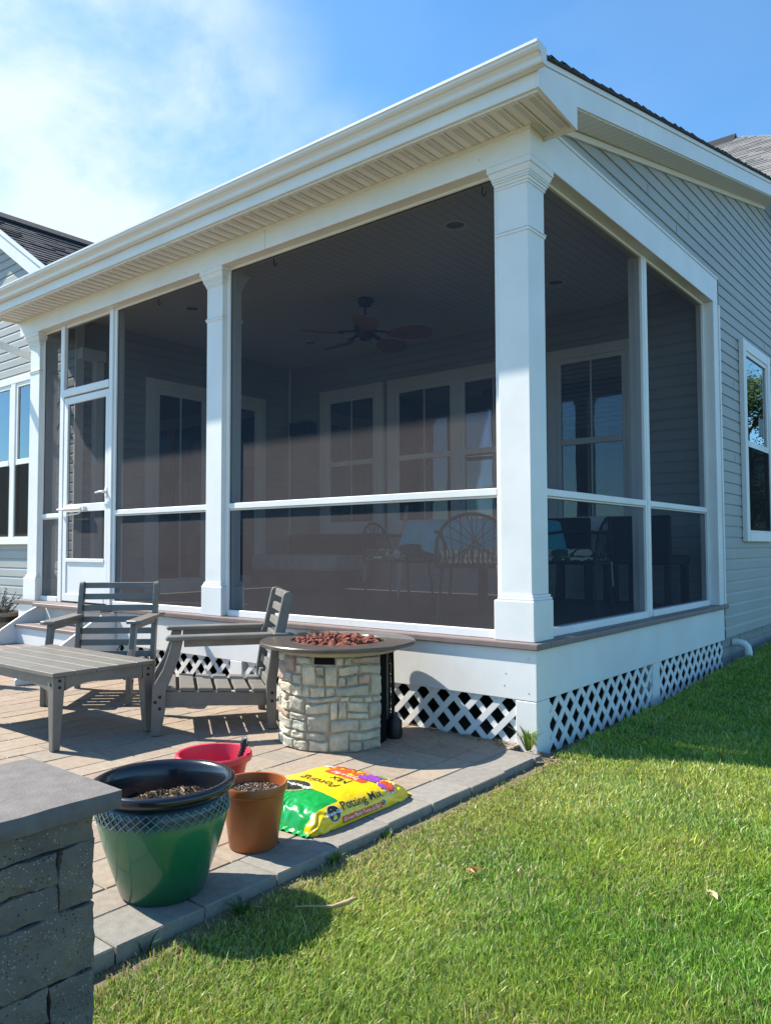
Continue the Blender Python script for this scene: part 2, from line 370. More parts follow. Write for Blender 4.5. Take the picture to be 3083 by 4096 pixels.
# patio of mixed pavers
p = MB(); bed = MB(); bed.box(-9.5, 0.085, -4.6, -0.15, -0.06, -0.010); bed.box(-9.5, -0.11, -0.1495, 0.5, -0.06, -0.010)
EDGE = 0.095
def paver(x0, x1, y0, y1, border=False):
    g_ = 0.0025
    if border: c = np.array((0.225, 0.208, 0.182))*random.uniform(0.92, 1.08)
    else:
        k = random.random()
        tan, pink, gry, cr = np.array((0.285, 0.226, 0.172)), np.array((0.280, 0.212, 0.165)), np.array((0.255, 0.217, 0.178)), np.array((0.295, 0.238, 0.182))
        c = (tan if k < .45 else pink if k < .68 else gry if k < .84 else cr)*random.uniform(0.92, 1.06)
    t = [random.uniform(-0.0012, 0.0012) for _ in range(4)]
    b = 0.004; x0 += g_; x1 -= g_; y0 += g_; y1 -= g_
    zt = 0.0
    lo = [(x0, y0, -0.05), (x1, y0, -0.05), (x1, y1, -0.05), (x0, y1, -0.05)]
    mi = [(x0, y0, zt-b), (x1, y0, zt-b), (x1, y1, zt-b), (x0, y1, zt-b)]
    hi = [(x0+b, y0+b, zt+t[0]), (x1-b, y0+b, zt+t[1]), (x1-b, y1-b, zt+t[2]), (x0+b, y1-b, zt+t[3])]
    f = [(8, 9, 10, 11)]
    for q in range(4):
        r = (q+1) % 4; f += [(q, r, r+4, q+4), (q+4, r+4, r+8, q+8)]
    p.add(lo+mi+hi, f, 0, tuple(c))
# border row: along the lawn edge
y = -4.6
while y < -0.17:
    l = 0.315+random.uniform(-.004, .004); paver(EDGE-0.205+random.uniform(-.002, .002), EDGE+random.uniform(-0.006, 0.006), y, min(y+l, -0.13), True); y += l
x = EDGE-0.205; r = 0
while x > -9.4:
    w = (0.16, 0.235, 0.16, 0.235, 0.235)[r % 5]; y = -4.6-random.random()*0.3; r += 1
    while y < 0.0:
        l = random.choice((0.16, 0.235, 0.235, 0.315, 0.39)); paver(x-w, x, y, min(y+l, 0.004)); y += l
    x -= w
patio = struct(p.build('patio', PAVER)); bedo = struct(bed.build('patio_bedding', SAND))

bs = MB(); vs = []; yy = np.linspace(-4.3, 0.05, 120)
for y in yy:
    wd = 0.13+0.10*mnoise.noise(Vector((y*1.7, 3.1, 0)))+0.05*mnoise.noise(Vector((y*6, 1.1, 0)))+(0.10 if y > -0.35 else 0)
    x0 = 0.07 if y < -0.15 else -0.12
    for i in range(7):
        x = x0+(EDGE+max(wd, 0.02)-x0)*i/6; vs.append((x, y, float(lawn_z(max(x, 0.1), y))+0.010*(1-i/6)*(1 if y > -.15 else .5)+0.004*mnoise.noise(Vector((x*22, y*22, 0)))-(0.004 if i == 6 else 0)+0.002))
bs.add(vs, [(j*7+i, j*7+i+1, (j+1)*7+i+1, (j+1)*7+i) for j in range(119) for i in range(6)])
struct(bs.build('bare_soil', mat('bare_soil', (0.20, 0.155, 0.10), 1.0, 0.4, 18, 0.7, 60, col2=(0.12, 0.095, 0.055)), smooth=180))
# dirt strip and crumbs along the paver edge come with the lawn (bare places in the grass)
# ------------------------------------------------------------------ grass
def vnoise(x, y, s, seed):
    """smooth value noise in numpy"""
    rs = np.random.default_rng(seed); G = rs.random((64, 64))
    xs, ys = x*s+100, y*s+100; xi = np.floor(xs).astype(int); yi = np.floor(ys).astype(int); fx = xs-xi; fy = ys-yi
    fx = fx*fx*(3-2*fx); fy = fy*fy*(3-2*fy)
    a = G[xi % 64, yi % 64]; b = G[(xi+1) % 64, yi % 64]; c = G[xi % 64, (yi+1) % 64]; d = G[(xi+1) % 64, (yi+1) % 64]
    return (a*(1-fx)+b*fx)*(1-fy)+(c*(1-fx)+d*fx)*fy
def make_grass(ntry=3400000):
    x = rng.uniform(0.10, 5.2, ntry); y = rng.uniform(-4.4, 9.0, ntry)
    z = lawn_z(x, y)
    vx, vy, vz = x-CAM.x, y-CAM.y, z-CAM.z
    dep = vx*_d.x+vy*_d.y+vz*_d.z; lx = vx*_r2.x+vy*_r2.y+vz*_r2.z; ly = vx*_u2.x+vy*_u2.y+vz*_u2.z
    dd = np.maximum(dep, 0.05)
    sx = lx/dd*0.7529*2*0+lx/dd*3084/1541.5; sy = ly/dd*3084/2048
    keep = (dep > 0.2) & (np.abs(sx) < 1.22) & (np.abs(sy) < 1.2)
    # density falls with distance
    dist = np.sqrt(vx**2+vy**2+vz**2)
    dens = np.clip((2.6/dist)**1.6, 0.10, 1.0)
    bare = vnoise(x, y, 2.2, 3)*0.6+vnoise(x, y, 7.0, 4)*0.4
    edge = np.clip((x-EDGE)/0.22, 0, 1)
    edge = np.where(y > 0.0, 1.0, edge)
    dens = dens*np.clip(0.35+edge*0.9-0.25*(bare < 0.34), 0.0, 1.0)
    dens = np.where((y < 0) & (x < EDGE+0.04+0.22*np.clip(bare-0.25, 0, 1)), dens*0.22, dens)
    keep &= rng.random(ntry) < dens
    wall = (x < 0.56) & (y < -3.03); keep &= ~wall
    keep &= ~((x < 0.02))
    x, y, z, dist, edge = x[keep], y[keep], z[keep], dist[keep], edge[keep]
    n = len(x)
    tuft = vnoise(x, y, 9.0, 5); broad = vnoise(x, y, 1.3, 6); mid = vnoise(x, y, 3.5, 8)
    near_house = (y > -0.0) & (x < 0.3)
    longp = np.clip((vnoise(x, y, 1.1, 12)-0.42)*3.0, 0, 1)*np.clip((x-0.5)/0.8, 0, 1)
    h = 0.020+0.016*tuft+0.010*broad*edge+0.016*rng.random(n)**2+longp*(0.012+0.030*rng.random(n)**1.5)
    h = h*(0.55+0.45*np.clip((x-EDGE)/0.7, 0, 1))
    h = np.where(rng.random(n) < 0.02, h*1.7, h)
    h = np.where(near_house, h*(1.1+0.9*rng.random(n)), h)
    w = (0.0012+0.0013*rng.random(n))*np.clip(dist/2.4, 0.8, 2.1)
    ang = rng.uniform(0, 2*np.pi, n); 
    swirl = vnoise(x, y, 1.8, 9)*2*np.pi
    lean = h*(0.12+0.62*rng.random(n))
    lxv = np.cos(ang)*lean*0.95+np.cos(swirl)*lean*0.28; lyv = np.sin(ang)*lean*0.95+np.sin(swirl)*lean*0.28
    fa = rng.uniform(0, np.pi, n); wx, wy = np.cos(fa)*w, np.sin(fa)*w
    fl2 = rng.random(n) < 0.05; lxv = np.where(fl2, np.cos(ang)*0.045, lxv); lyv = np.where(fl2, np.sin(ang)*0.045, lyv)
    V = np.empty((n, 5, 3))
    V[:, 0] = np.stack([x-wx, y-wy, z-0.008], 1); V[:, 1] = np.stack([x+wx, y+wy, z-0.008], 1)
    V[:, 2] = np.stack([x-wx*.8+lxv*.35, y-wy*.8+lyv*.35, z+h*.62], 1); V[:, 3] = np.stack([x+wx*.8+lxv*.35, y+wy*.8+lyv*.35, z+h*.62], 1)
    V[:, 4] = np.stack([x+lxv, y+lyv, z+h*(1.0-0.12*rng.random(n))], 1)
    base = np.array((0.31, 0.43, 0.045)); deep = np.array((0.16, 0.345, 0.032)); yel = np.array((0.52, 0.49, 0.15)); straw = np.array((0.58, 0.48, 0.25)); blue = np.array((0.30, 0.46, 0.17))
    k = np.clip((mid-0.25)*1.6, 0, 1)[:, None]
    C = base*(1-k)+deep*k
    yk = np.clip(0.85*(1-np.clip((x-EDGE)/1.5, 0, 1))+0.9*(broad-0.42), 0, 0.9)
    yk = np.where(y > 0.35, yk*0.25, yk)[:, None]*rng.random((n, 1))
    C = C*(1-yk)+yel*yk
    st = rng.random(n) < (0.06+0.10*(vnoise(x, y, 2.6, 15) > 0.62)+0.26*(1-np.clip((x-EDGE)/0.5, 0, 1))*(y < 0)); C[st] = straw*rng.uniform(.6, 1.1, (st.sum(), 1))
    bl = rng.random(n) < 0.10; C[bl] = blue
    flat = (rng.random(n) < 0.035); h = np.where(flat, h*0.0+0.012, h)
    C = C*rng.uniform(0.55, 1.4, (n, 1))
    me = bpy.data.meshes.new('grass')
    me.vertices.add(n*5); me.vertices.foreach_set('co', V.astype(np.float32).ravel())
    idx = np.arange(n)[:, None]*5
    quads = idx+np.array([0, 1, 3, 2]); tris = idx+np.array([2, 3, 4])
    loops = np.concatenate([quads.ravel(), tris.ravel()])
    me.loops.add(len(loops)); me.loops.foreach_set('vertex_index', loops.astype(np.int32))
    me.polygons.add(2*n)
    me.polygons.foreach_set('loop_start', np.concatenate([np.arange(n)*4, n*4+np.arange(n)*3]).astype(np.int32))
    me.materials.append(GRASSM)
    me.update(calc_edges=True)
    ca = me.color_attributes.new('Col', 'FLOAT_COLOR', 'POINT')
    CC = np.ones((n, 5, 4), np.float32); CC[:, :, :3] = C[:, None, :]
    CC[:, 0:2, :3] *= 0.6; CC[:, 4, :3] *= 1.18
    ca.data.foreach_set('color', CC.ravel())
    o = bpy.data.objects.new('grass', me); COL.objects.link(o); o['kind'] = 'stuff'
    o['label'] = 'green mown lawn grass with yellowish dry patches by the pavers'; o['category'] = 'grass'
    print('grass blades', n)
    return o
make_grass()

# ================================================================== HOUSE
house = thing('house', 'grey lap sided house with white trim behind the screened porch', 'house', (-4, 6, 0))
hp = house
def hpart(mb, name, m, parent=None, **k):
    o = mb.build(name, m, None, **k); pa = parent or house
    o.parent = pa; o.matrix_parent_inverse = Matrix.Translation(-world_loc(pa)); return o
def world_loc(o):
    v = Vector(o.location)
    return v if o.parent is None else v+world_loc(o.parent) if o.matrix_parent_inverse == Matrix.Identity(4) else v
COURSE = 0.1067
def lap_wall(mb, axis, plane, sgn, z0, z1, span, lap=0.013):   # nearly upright face, cove at the top, lip below
    """lap siding. axis 'x': wall in plane x=plane facing sgn*x, span(z)->(y0,y1) or None. axis 'y' likewise."""
    k0 = math.floor((z0-0.27)/COURSE); z = 0.27+k0*COURSE
    while z < z1:
        a, b = max(z, z0), min(z+COURSE, z1)
        if b-a > 0.004:
            sa, sb = span(a+1e-4), span(b-1e-4)
            if sa is None: sa = sb
            if sb is None: sb = sa
            if sa and sb:
                def off(zz): q = (zz-z)/COURSE; return plane+sgn*lap*(1-0.10*q if q < 0.72 else (0.928-(q-0.72)*2.75))
                def P(t, s, zz): return (t, s, zz) if axis == 'x' else (s, t, zz)
                c = min(max(z+COURSE*0.72, a), b); u_ = (c-a)/max(b-a, 1e-6); sc = (sa[0]+(sb[0]-sa[0])*u_, sa[1]+(sb[1]-sa[1])*u_)
                v = [P(off(a), sa[0], a), P(off(a), sa[1], a), P(off(c), sc[1], c), P(off(c), sc[0], c), P(off(b), sb[1], b), P(off(b), sb[0], b), P(plane-sgn*0.001, sa[0], a), P(plane-sgn*0.001, sa[1], a)]
                mb.add(v, [(0, 1, 2, 3), (3, 2, 4, 5), (6, 7, 1, 0)])
        z += COURSE
# --- right wall of the house (x = 0), past the porch, and the gable over the porch side beam
def rake_soff_z(y): return 3.655+0.249*y
w = MB()
def span_r(z):
    if z < 3.70: return (3.735, 8.0)
    lo = max(0.02, (z-3.655)/0.249)
    hi = 8.0
    if z > 5.05: return None if lo > 8 else (max(lo, 5.4), 8.0)
    return (lo, hi)
lap_wall(w, 'x', -0.014, 1, 0.27, 3.698, span_r); lap_wall(w, 'x', -0.014, 1, 3.7005, 5.3, span_r)
hpart(w, 'siding_wall', SIDE)
rs_ = random.Random(5); SEAM_SHADE = mat('painted_seam_shadow', (0.06, 0.06, 0.06), 0.9)  # dark grey strips paint the shadow line where siding panels overlap
for k in range(3, 44):
    if rs_.random() < 0.42:
        z = 0.27+k*COURSE; lo = 3.8 if z < 3.70 else (z-3.655)/0.249+0.3
        if lo < 5.4:
            y_ = rs_.uniform(lo, 5.6)
            if z < 3.3 and 4.36 < y_ < 5.56: continue
            w = MB(); w.box(-0.0035, 0.0002, y_, y_+0.0035, z+0.002, z+COURSE*0.70); hpart(w, 'siding_seam_shadow', SEAM_SHADE)
# --- back wall of the porch
w = MB(); lap_wall(w, 'y', 3.70, -1, 0.588, 3.68, lambda z: (-5.84, -0.0)); hpart(w, 'siding_wall', SIDE)
w = MB(); lap_wall(w, 'x', -5.84, 1, 0.588, 3.68, lambda z: (0.42, 3.70)); hpart(w, 'siding_wall', SIDE)
# --- front gable wing
def wing_span(z):
    r_ = min(-5.842, -8.05+(5.42-z)/0.65); l_ = max(-10.26, -8.05-(5.42-z)/0.65)
    return (l_, r_) if r_-l_ > 0.05 else None
w = MB(); lap_wall(w, 'y', 0.42, -1, 0.2, 5.4, wing_span); hpart(w, 'siding_wall', SIDE)
w = MB()
w.box(-5.838, -5.815, 0.40, 0.50, 0.588, 3.675)    # corner board
hpart(w, 'corner_board', WHITE, bevel=0.003); w = MB()
w.box(-5.845, -5.805, 3.63, 3.665, 0.60, 3.675)
hpart(w, 'corner_board', WHITE, bevel=0.003)
# white post and header inside the door, by the wing corner
w = MB(); w.box(-5.83, -5.74, 0.60, 0.70, 0.588, 3.22); w.box(-5.83, -5.70, 0.41, 0.70, 3.22, 3.34); hpart(w, 'door_side_post', WHITE, bevel=0.004)
# --- foundation
f = MB()
bw = 0.30; bh = 0.095
for i in range(-1, 3):
    z = 0.27-bh*(i+1)
    yy = 3.72+(0.15 if i % 2 else 0)-0.3
    while yy < 8.2:
        y0_, y1_ = max(yy, 3.70), yy+bw-0.006
        if y1_ > y0_: f.box(-0.10, -0.030+random.uniform(-.002, .002), y0_, y1_, z, z+bh-0.006)
        yy += bw
f.box(-0.3, -0.038, 3.70, 8.2, -0.3, 0.268)
hpart(f, 'foundation', BRICKF)
f = MB(); f.box(-6.3, -5.86, 0.45, 0.5, -0.3, 0.588); f.box(-10.2, -6.3, 0.45, 0.5, -0.3, 0.2); f.box(-5.84, -0.31, 3.72, 3.76, -0.3, 0.57); f.box(-5.9, -5.845, 0.5, 3.7, -0.3, 0.57)
hpart(f, 'foundation', BRICKF)
# --- back volume so that nothing is see-through
f = MB(); f.box(-10.2, -0.06, 8.0, 8.1, 0, 5.2); hpart(f, 'siding_wall', SIDE)

# --- windows of the house
def window(name, axis, plane, sgn, a0, a1, z0, z1, trim=0.11, sash=0.055, mull=None, blind=0.5, hung=True, parent=None, grid=False, head=None, half_screen=False):
    """double hung window standing on the wall face. axis 'x': along y; axis 'y': along x."""
    head = head or trim
    def bx(mb, s0, s1, t0, t1, zz0, zz1):
        lo, hi = sorted((plane+sgn*t0, plane+sgn*t1))
        if axis == 'x': mb.box(lo, hi, s0, s1, zz0, zz1)
        else: mb.box(s0, s1, lo, hi, zz0, zz1)
    fr = MB()
    bx(fr, a0, a0+trim, 0, 0.05, z0, z1); bx(fr, a1-trim, a1, 0, 0.05, z0, z1)
    bx(fr, a0+trim, a1-trim, 0, 0.047, z1-head, z1); bx(fr, a0+trim, a1-trim, 0, 0.055, z0, z0+trim*0.95)
    fo = hpart(fr, name, WHITE, parent, bevel=0.004)
    cells = [(a0+trim, a1-trim)] if not mull else []
    if mull:
        ed = [a0+trim]+[m for m in mull]+[a1-trim]
        mb = MB()
        for m in mull: bx(mb, m-0.055, m+0.055, 0, 0.045, z0+trim*0.95, z1-head)
        o = mb.build('mullion', WHITE, None, bevel=0.003); o.parent = fo
        for i in range(len(ed)-1): cells.append((ed[i]+(0.055 if i else 0), ed[i+1]-(0.055 if i < len(ed)-2 else 0)))
    zb, zt = z0+trim*0.95, z1-head; zm = zb+(zt-zb)*0.485
    sa = MB(); gl = MB(); bl = MB(); bk = MB(); isc = MB()
    for c0, c1 in cells:
        s = sash
        bx(sa, c0, c0+s, 0.005, 0.036, zb, zt); bx(sa, c1-s, c1, 0.005, 0.036, zb, zt)
        bx(sa, c0+s, c1-s, 0.005, 0.036, zt-s, zt); bx(sa, c0+s, c1-s, 0.005, 0.034, zb, zb+s)
        if hung: bx(sa, c0+s, c1-s, 0.004, 0.040, zm-0.03, zm+0.035)
        if grid: bx(sa, (c0+c1)/2-0.009, (c0+c1)/2+0.009, 0.012, 0.026, zb+s, zt-s)
        bx(gl, c0+s, c1-s, 0.018, 0.0185, zb+s, zt-s)
        bx(bk, c0, c1, -0.001, 0.0012, zb, zt)  # dark sheet behind the pane, painted in place of an unlit room
        if half_screen: bx(isc, c0+s*.4, c1-s*.4, 0.0405, 0.041, zb+s*.4, zm-0.03)
        if blind > 0:
            z = zt-s-0.02; zl = zt-(zt-zb)*blind
            while z > zl:
                bx(bl, c0+s+0.006, c1-s-0.006, 0.004, 0.007, z-0.040, z-0.006); z -= 0.05
            bx(bl, (c0*.7+c1*.3)-0.003, (c0*.7+c1*.3)+0.003, 0.0085, 0.0105, zb+0.1, zl)
    for mb, nm, m in ((sa, 'sash', WHITE), (gl, 'pane', GLASS), (bl, 'blind', BLIND), (bk, 'dark_room_backing', DARK), (isc, 'insect_screen', INSECT)):
        if mb.v:
            o = mb.build(nm, m, None, bevel=0.003 if nm == 'sash' else 0); o.parent = fo
    return fo
window('window', 'x', 0.0, 1, 4.40, 5.52, 1.185, 3.275, trim=0.105, sash=0.045, blind=0.0, half_screen=True)
window('window', 'y', 0.405, -1, -8.45, -6.30, 1.185, 3.205, trim=0.08, sash=0.05, mull=[-7.185], blind=0.97, half_screen=True)
window('window', 'y', 3.685, -1, -5.22, -4.10, 1.30, 3.27, trim=0.13, sash=0.05, blind=0.8, grid=True)
window('window', 'y', 3.685, -1, -4.03, -1.90, 1.30, 3.27, trim=0.13, sash=0.05, mull=[-2.965], blind=0.30, grid=True)
window('window', 'y', 3.685, -1, -1.78, -0.78, 1.30, 3.27, trim=0.11, sash=0.05, blind=0.42, grid=True)
# sliding patio door in the wing's side wall
window('sliding_door', 'x', -5.83, 1, 1.29, 3.16, 0.595, 3.17, trim=0.11, sash=0.07, mull=[2.22], blind=0.0, hung=False, grid=True)

# --- roofs
def shingle_roof(mb, P0, du, dv, nu, course, slope_len, col, thick=0.012):
    """courses of shingles: P0 eave corner, du unit along eave, dv unit up the slope, nu eave length"""
    P0, du, dv = Vector(P0), Vector(du).normalized(), Vector(dv).normalized(); n = du.cross(dv).normalized()
    if n.z < 0: n = -n
    k = 0; s = 0
    while s < slope_len:
        e = min(s+course*1.02, slope_len); u = -random.random()*0.3
        while u < nu:
            l = random.uniform(0.16, 0.34); u0, u1 = max(u, 0), min(u+l, nu)
            if u1 > u0:
                t = thick*random.choice((0.7, 1.0, 1.5)); c = tuple(np.array(col)*random.uniform(0.75, 1.25))
                a = P0+du*u0+dv*s; b = P0+du*u1+dv*s; c2 = P0+du*u1+dv*e; d = P0+du*u0+dv*e
                mb.add([a+n*t, b+n*t, c2+n*0.001, d+n*0.001, a, b], [(0, 1, 2, 3), (4, 5, 1, 0)], 0, c)
            u += l
        s += course; k += 1
    return mb
# wing roof: ridge along y at x=-8.05, right slope faces the porch
w = MB(); sl = 1/math.sqrt(1+0.65**2)
ez = 5.50-0.65*2.6
shingle_roof(w, (-5.45, 0.23, ez), (0, 1, 0), (-1, 0, 0.65), 6.0, 0.125, 2.6/sl, (0.050, 0.052, 0.062))
shingle_roof(w, (-10.65, 0.23, ez), (0, 1, 0), (1, 0, 0.65), 6.0, 0.30, 2.6/sl, (0.050, 0.052, 0.062))
w.prism([(-8.28, 5.40), (-8.05, 5.555), (-7.82, 5.40), (-7.82, 5.365), (-8.05, 5.50), (-8.28, 5.365)], 'y', 0.21, 6.2, 0, (0.022, 0.022, 0.03))  # ridge coloured near black to paint the ridge vent's shadow
w.prism([(-10.65, ez-0.03), (-8.05, 5.47), (-5.45, ez-0.03), (-5.45, ez-0.005), (-8.05, 5.498), (-10.65, ez-0.005)], 'y', 0.24, 6.2, 0, (0.05, 0.05, 0.06))
hpart(w, 'roof', SHING)
w = MB()
w.prism([(-5.44, ez-0.22), (-5.44, ez-0.015), (-8.05, 5.485), (-10.66, ez-0.015), (-10.66, ez-0.22), (-8.05, 5.27)], 'y', 0.215, 0.235)
w.prism([(-5.40, ez-0.05), (-5.40, ez+0.0), (-8.05, 5.50), (-8.05, 5.45)], 'y', 0.19, 0.213)
w.prism([(-5.45, ez-0.21), (-8.05, 5.28), (-10.65, ez-0.21), (-10.65, ez-0.20), (-8.05, 5.29), (-5.45, ez-0.20)], 'y', 0.236, 0.42)
hpart(w, 'rake_board', WHITE)
# main roof behind: clipped gable end
w = MB(); A = Vector((-1.63, 11, 8.72)); Bp = Vector((0.32, 9.07, 7.31))
dv = Vector((0, 1, 0.73)).normalized(); ROOF_GREY = (0.21, 0.20, 0.195)  # lighter grey shingle tone of the main roof
s_total = (11-6.0)/dv.y
k = 0; s = 0
while s < s_total:
    y0 = 6.0+s*dv.y; z0 = 8.72-0.73*(11-y0); y1 = min(y0+0.125*dv.y*1.02, 11); z1 = 8.72-0.73*(11-y1)
    xr = 0.32 if y0 < 9.07 else 0.32-(y0-9.07)*(1.95/1.93)
    u = -9-random.random()*0.3
    while u < xr:
        l = random.uniform(0.18, 0.38); u1 = min(u+l, xr); t = 0.009*random.choice((.7, 1, 1.4)); c = tuple(np.array(ROOF_GREY)*random.uniform(.8, 1.2))
        w.add([(u, y0-t*.6, z0+t), (u1, y0-t*.6, z0+t), (u1, y1, z1+.001), (u, y1, z1+.001), (u, y0, z0-.01), (u1, y0, z0-.01)], [(0, 1, 2, 3), (4, 5, 1, 0)], 0, c); u += l
    s += 0.125
w.add([A+Vector((0, 0, -.01)), Bp+Vector((0, 0, -.01)), (0.32, 14, 7.0), (-1.63, 14, 8.70)], [(0, 1, 2, 3)], 0, ROOF_GREY)
w.add([A, (-9.2, 11, 8.72), (-9.2, 16, 5.1), (-1.63, 16, 5.1)], [(0, 1, 2, 3)], 0, ROOF_GREY)
w.prism([(10.82, 8.60), (11.0, 8.80), (11.16, 8.70), (11.0, 8.70)], 'x', -9.2, -1.63, 0, (0.02, 0.02, 0.028))  # near-black ridge strip paints the shadow at the vent
hpart(w, 'roof', SHING)
w = MB(); w.prism([(5.9, 4.85), (9.07, 7.15), (9.07, 7.29), (5.9, 4.99)], 'x', 0.29, 0.318); hpart(w, 'rake_board', WHITE)
w = MB(); w.prism([(5.6, 5.0), (6.1, 5.0), (9.07, 7.2), (8.0, 7.0), (5.6, 5.2)], 'x', -0.03, -0.012); hpart(w, 'siding_wall', SIDE)
# --- utility cabinet on the wall past the window
u = thing('utility_cabinet', 'pale grey utility cabinet fixed to the siding beyond the far window', 'utility box', (0.0, 5.75, 1.0))
m = MB(); m.box(0.0, 0.10, -0.13, 0.45, 0.35, 1.36); m.build('cabinet_box', WHITE, u, bevel=0.01)
m = MB(); m.box(0.0, 0.11, -0.16, 0.48, 1.375, 1.47); m.box(0.0, 0.14, -0.17, -0.145, 1.40, 1.60); m.build('hood', GREYM, u, bevel=0.004)
# --- drain pipe
pt = [(-0.02, 4.02, 0.205), (0.04, 4.02, 0.205), (0.085, 4.02, 0.195), (0.115, 4.02, 0.165), (0.125, 4.02, 0.12), (0.125, 4.02, 0.05)]
m = MB(); m.tube(pt, 0.036, 14); m.tube([(0.125, 4.02, 0.075), (0.125, 4.02, 0.045)], 0.043, 14)
tag(m.build('drain_pipe', WHITE, smooth=50), 'white plastic drain elbow coming out of the brick foundation', 'pipe')

# ================================================================== SCREENED PORCH
porch = thing('screened_porch', 'white framed screened porch with dark mesh panels, square columns and lattice skirt', 'porch', (-3, 1.8, 0))
PO = Vector(porch.location)
def pp(mb, name, m, parent=None, **k):
    o = mb.build(name, m, None, **k)
    if parent is None: o.parent = porch; o.matrix_parent_inverse = Matrix.Translation(-PO)
    else: o.parent = parent
    return o
ZD, ZC, ZS = 0.588, 0.549, 0.257
# beams
b = MB(); b.box(-6.277, -2.3075, 0, 0.18, 3.458, 3.66); b.box(-2.3045, 0, 0, 0.18, 3.458, 3.66); b.box(-2.32, -2.29, 0.01, 0.17, 3.47, 3.65)
pp(b, 'beam', WHITE, bevel=0.003)
b = MB(); b.box(-0.18, 0, 0.1805, 3.706, 3.458, 3.695); b.box(-0.02, 0.006, 0.19, 3.715, 3.697, 3.72); pp(b, 'beam', WHITE, bevel=0.003)
b = MB(); b.box(-6.277, -6.10, 0.181, 0.40, 3.458, 3.66); pp(b, 'beam', WHITE, bevel=0.003)
# skirt boards
b = MB(); b.box(-4.30, 0, 0, 0.03, ZS, ZC); b.box(-6.2, -5.62, 0, 0.03, ZS, ZC); b.box(-5.62, -4.30, 0.02, 0.05, 0.0, ZC); pp(b, 'skirt_board', WHITE, bevel=0.002)
b = MB(); b.box(-0.03, 0, 0.0305, 3.698, ZS, ZC); pp(b, 'skirt_board', WHITE, bevel=0.002)
# skirt posts
b = MB(); b.box(-0.138, 0, 0, 0.16, -0.09, ZS-0.003); pp(b, 'skirt_post', WHITE, bevel=0.004)
b = MB(); b.box(-2.69, -2.55, 0.0, 0.12, -0.09, ZS-0.001); pp(b, 'skirt_post', WHITE, bevel=0.003)
b = MB(); b.box(-0.12, 0.0, 1.83, 1.97, -0.09, ZS-0.001); pp(b, 'skirt_post', WHITE, bevel=0.003)
# lattice
def lattice(axis, a0, a1, z0, z1, plane, sgn, hole=(0, 0)):
    m = MB(); sp = 0.156; hw = 0.0265
    for layer, dirn in ((0, 1), (1, -1)):
        t0 = plane+sgn*layer*0.008; t1 = t0+sgn*0.0072; lo, hi = min(t0, t1), max(t0, t1)
        ph = hole[0]-dirn*(hole[1]-z0)-sp/2; k = ph-math.ceil((ph-(a0-(z1-z0)-sp))/sp)*sp
        while k < a1+(z1-z0)+sp:
            # strip: centre line s = k + dirn*(z-z0)
            pts = []
            for (z, off) in ((z0, -hw), (z0, hw), (z1, hw), (z1, -hw)): pts.append((k+dirn*(z-z0)+off, z))
            pts = clip_poly(pts, a0, a1)
            if len(pts) >= 3:
                if axis == 'y': m.prism([(p_[0], p_[1]) for p_ in pts], 'y', lo, hi)
                else: m.prism([(p_[0], p_[1]) for p_ in pts], 'x', lo, hi)
            k += sp
    return m
def clip_poly(pts, lo, hi):
    for side, lim in ((1, lo), (-1, hi)):
        out = []
        for i in range(len(pts)):
            p0, p1 = pts[i-1], pts[i]; i0 = side*(p0[0]-lim) >= 0; i1 = side*(p1[0]-lim) >= 0
            if i0 != i1:
                t = (lim-p0[0])/(p1[0]-p0[0]); out.append((lim, p0[1]+t*(p1[1]-p0[1])))
            if i1: out.append(p1)
        pts = out
        if len(pts) < 3: return []
    return pts
pp(lattice('y', -2.549, -0.139, -0.06, ZS-0.002, 0.012, 1, (-0.972, 0.220)), 'lattice_panel', WHITE)
pp(lattice('y', -4.33, -2.691, -0.06, ZS-0.002, 0.012, 1, (-0.972, 0.220)), 'lattice_panel', WHITE)
pp(lattice('x', 0.161, 1.829, -0.08, ZS-0.002, -0.012, -1, (0.303, 0.175)), 'lattice_panel', WHITE)
pp(lattice('x', 1.971, 3.66, -0.08, ZS-0.002, -0.012, -1, (0.303, 0.175)), 'lattice_panel', WHITE)
# deck cap boards and floor
b = MB(); b.box(-6.25, 0.022, -0.024, 0.14, ZC, ZD); pp(b, 'deck_cap', CAPB, bevel=0.007, seg=2)
b = MB(); b.box(-0.12, 0.022, 0.1425, 3.79, ZC, ZD); pp(b, 'deck_cap', CAPB, bevel=0.007, seg=2)
b = MB(); b.box(-5.83, -0.123, 0.1435, 3.685, 0.54, 0.584); b.box(-6.2, -0.05, 0.06, 3.66, 0.40, 0.54); pp(b, 'deck_floor', DECKB)
# ceiling
b = MB(); b.box(-5.845, -0.185, 0.185, 3.70, 3.68, 3.70); pp(b, 'ceiling', CEIL)
b = MB(); b.box(-0.23, -0.181, 0.185, 3.68, 3.61, 3.679); b.box(-5.82, -0.23, 0.181, 0.215, 3.61, 3.679); pp(b, 'crown_trim', WHITE)
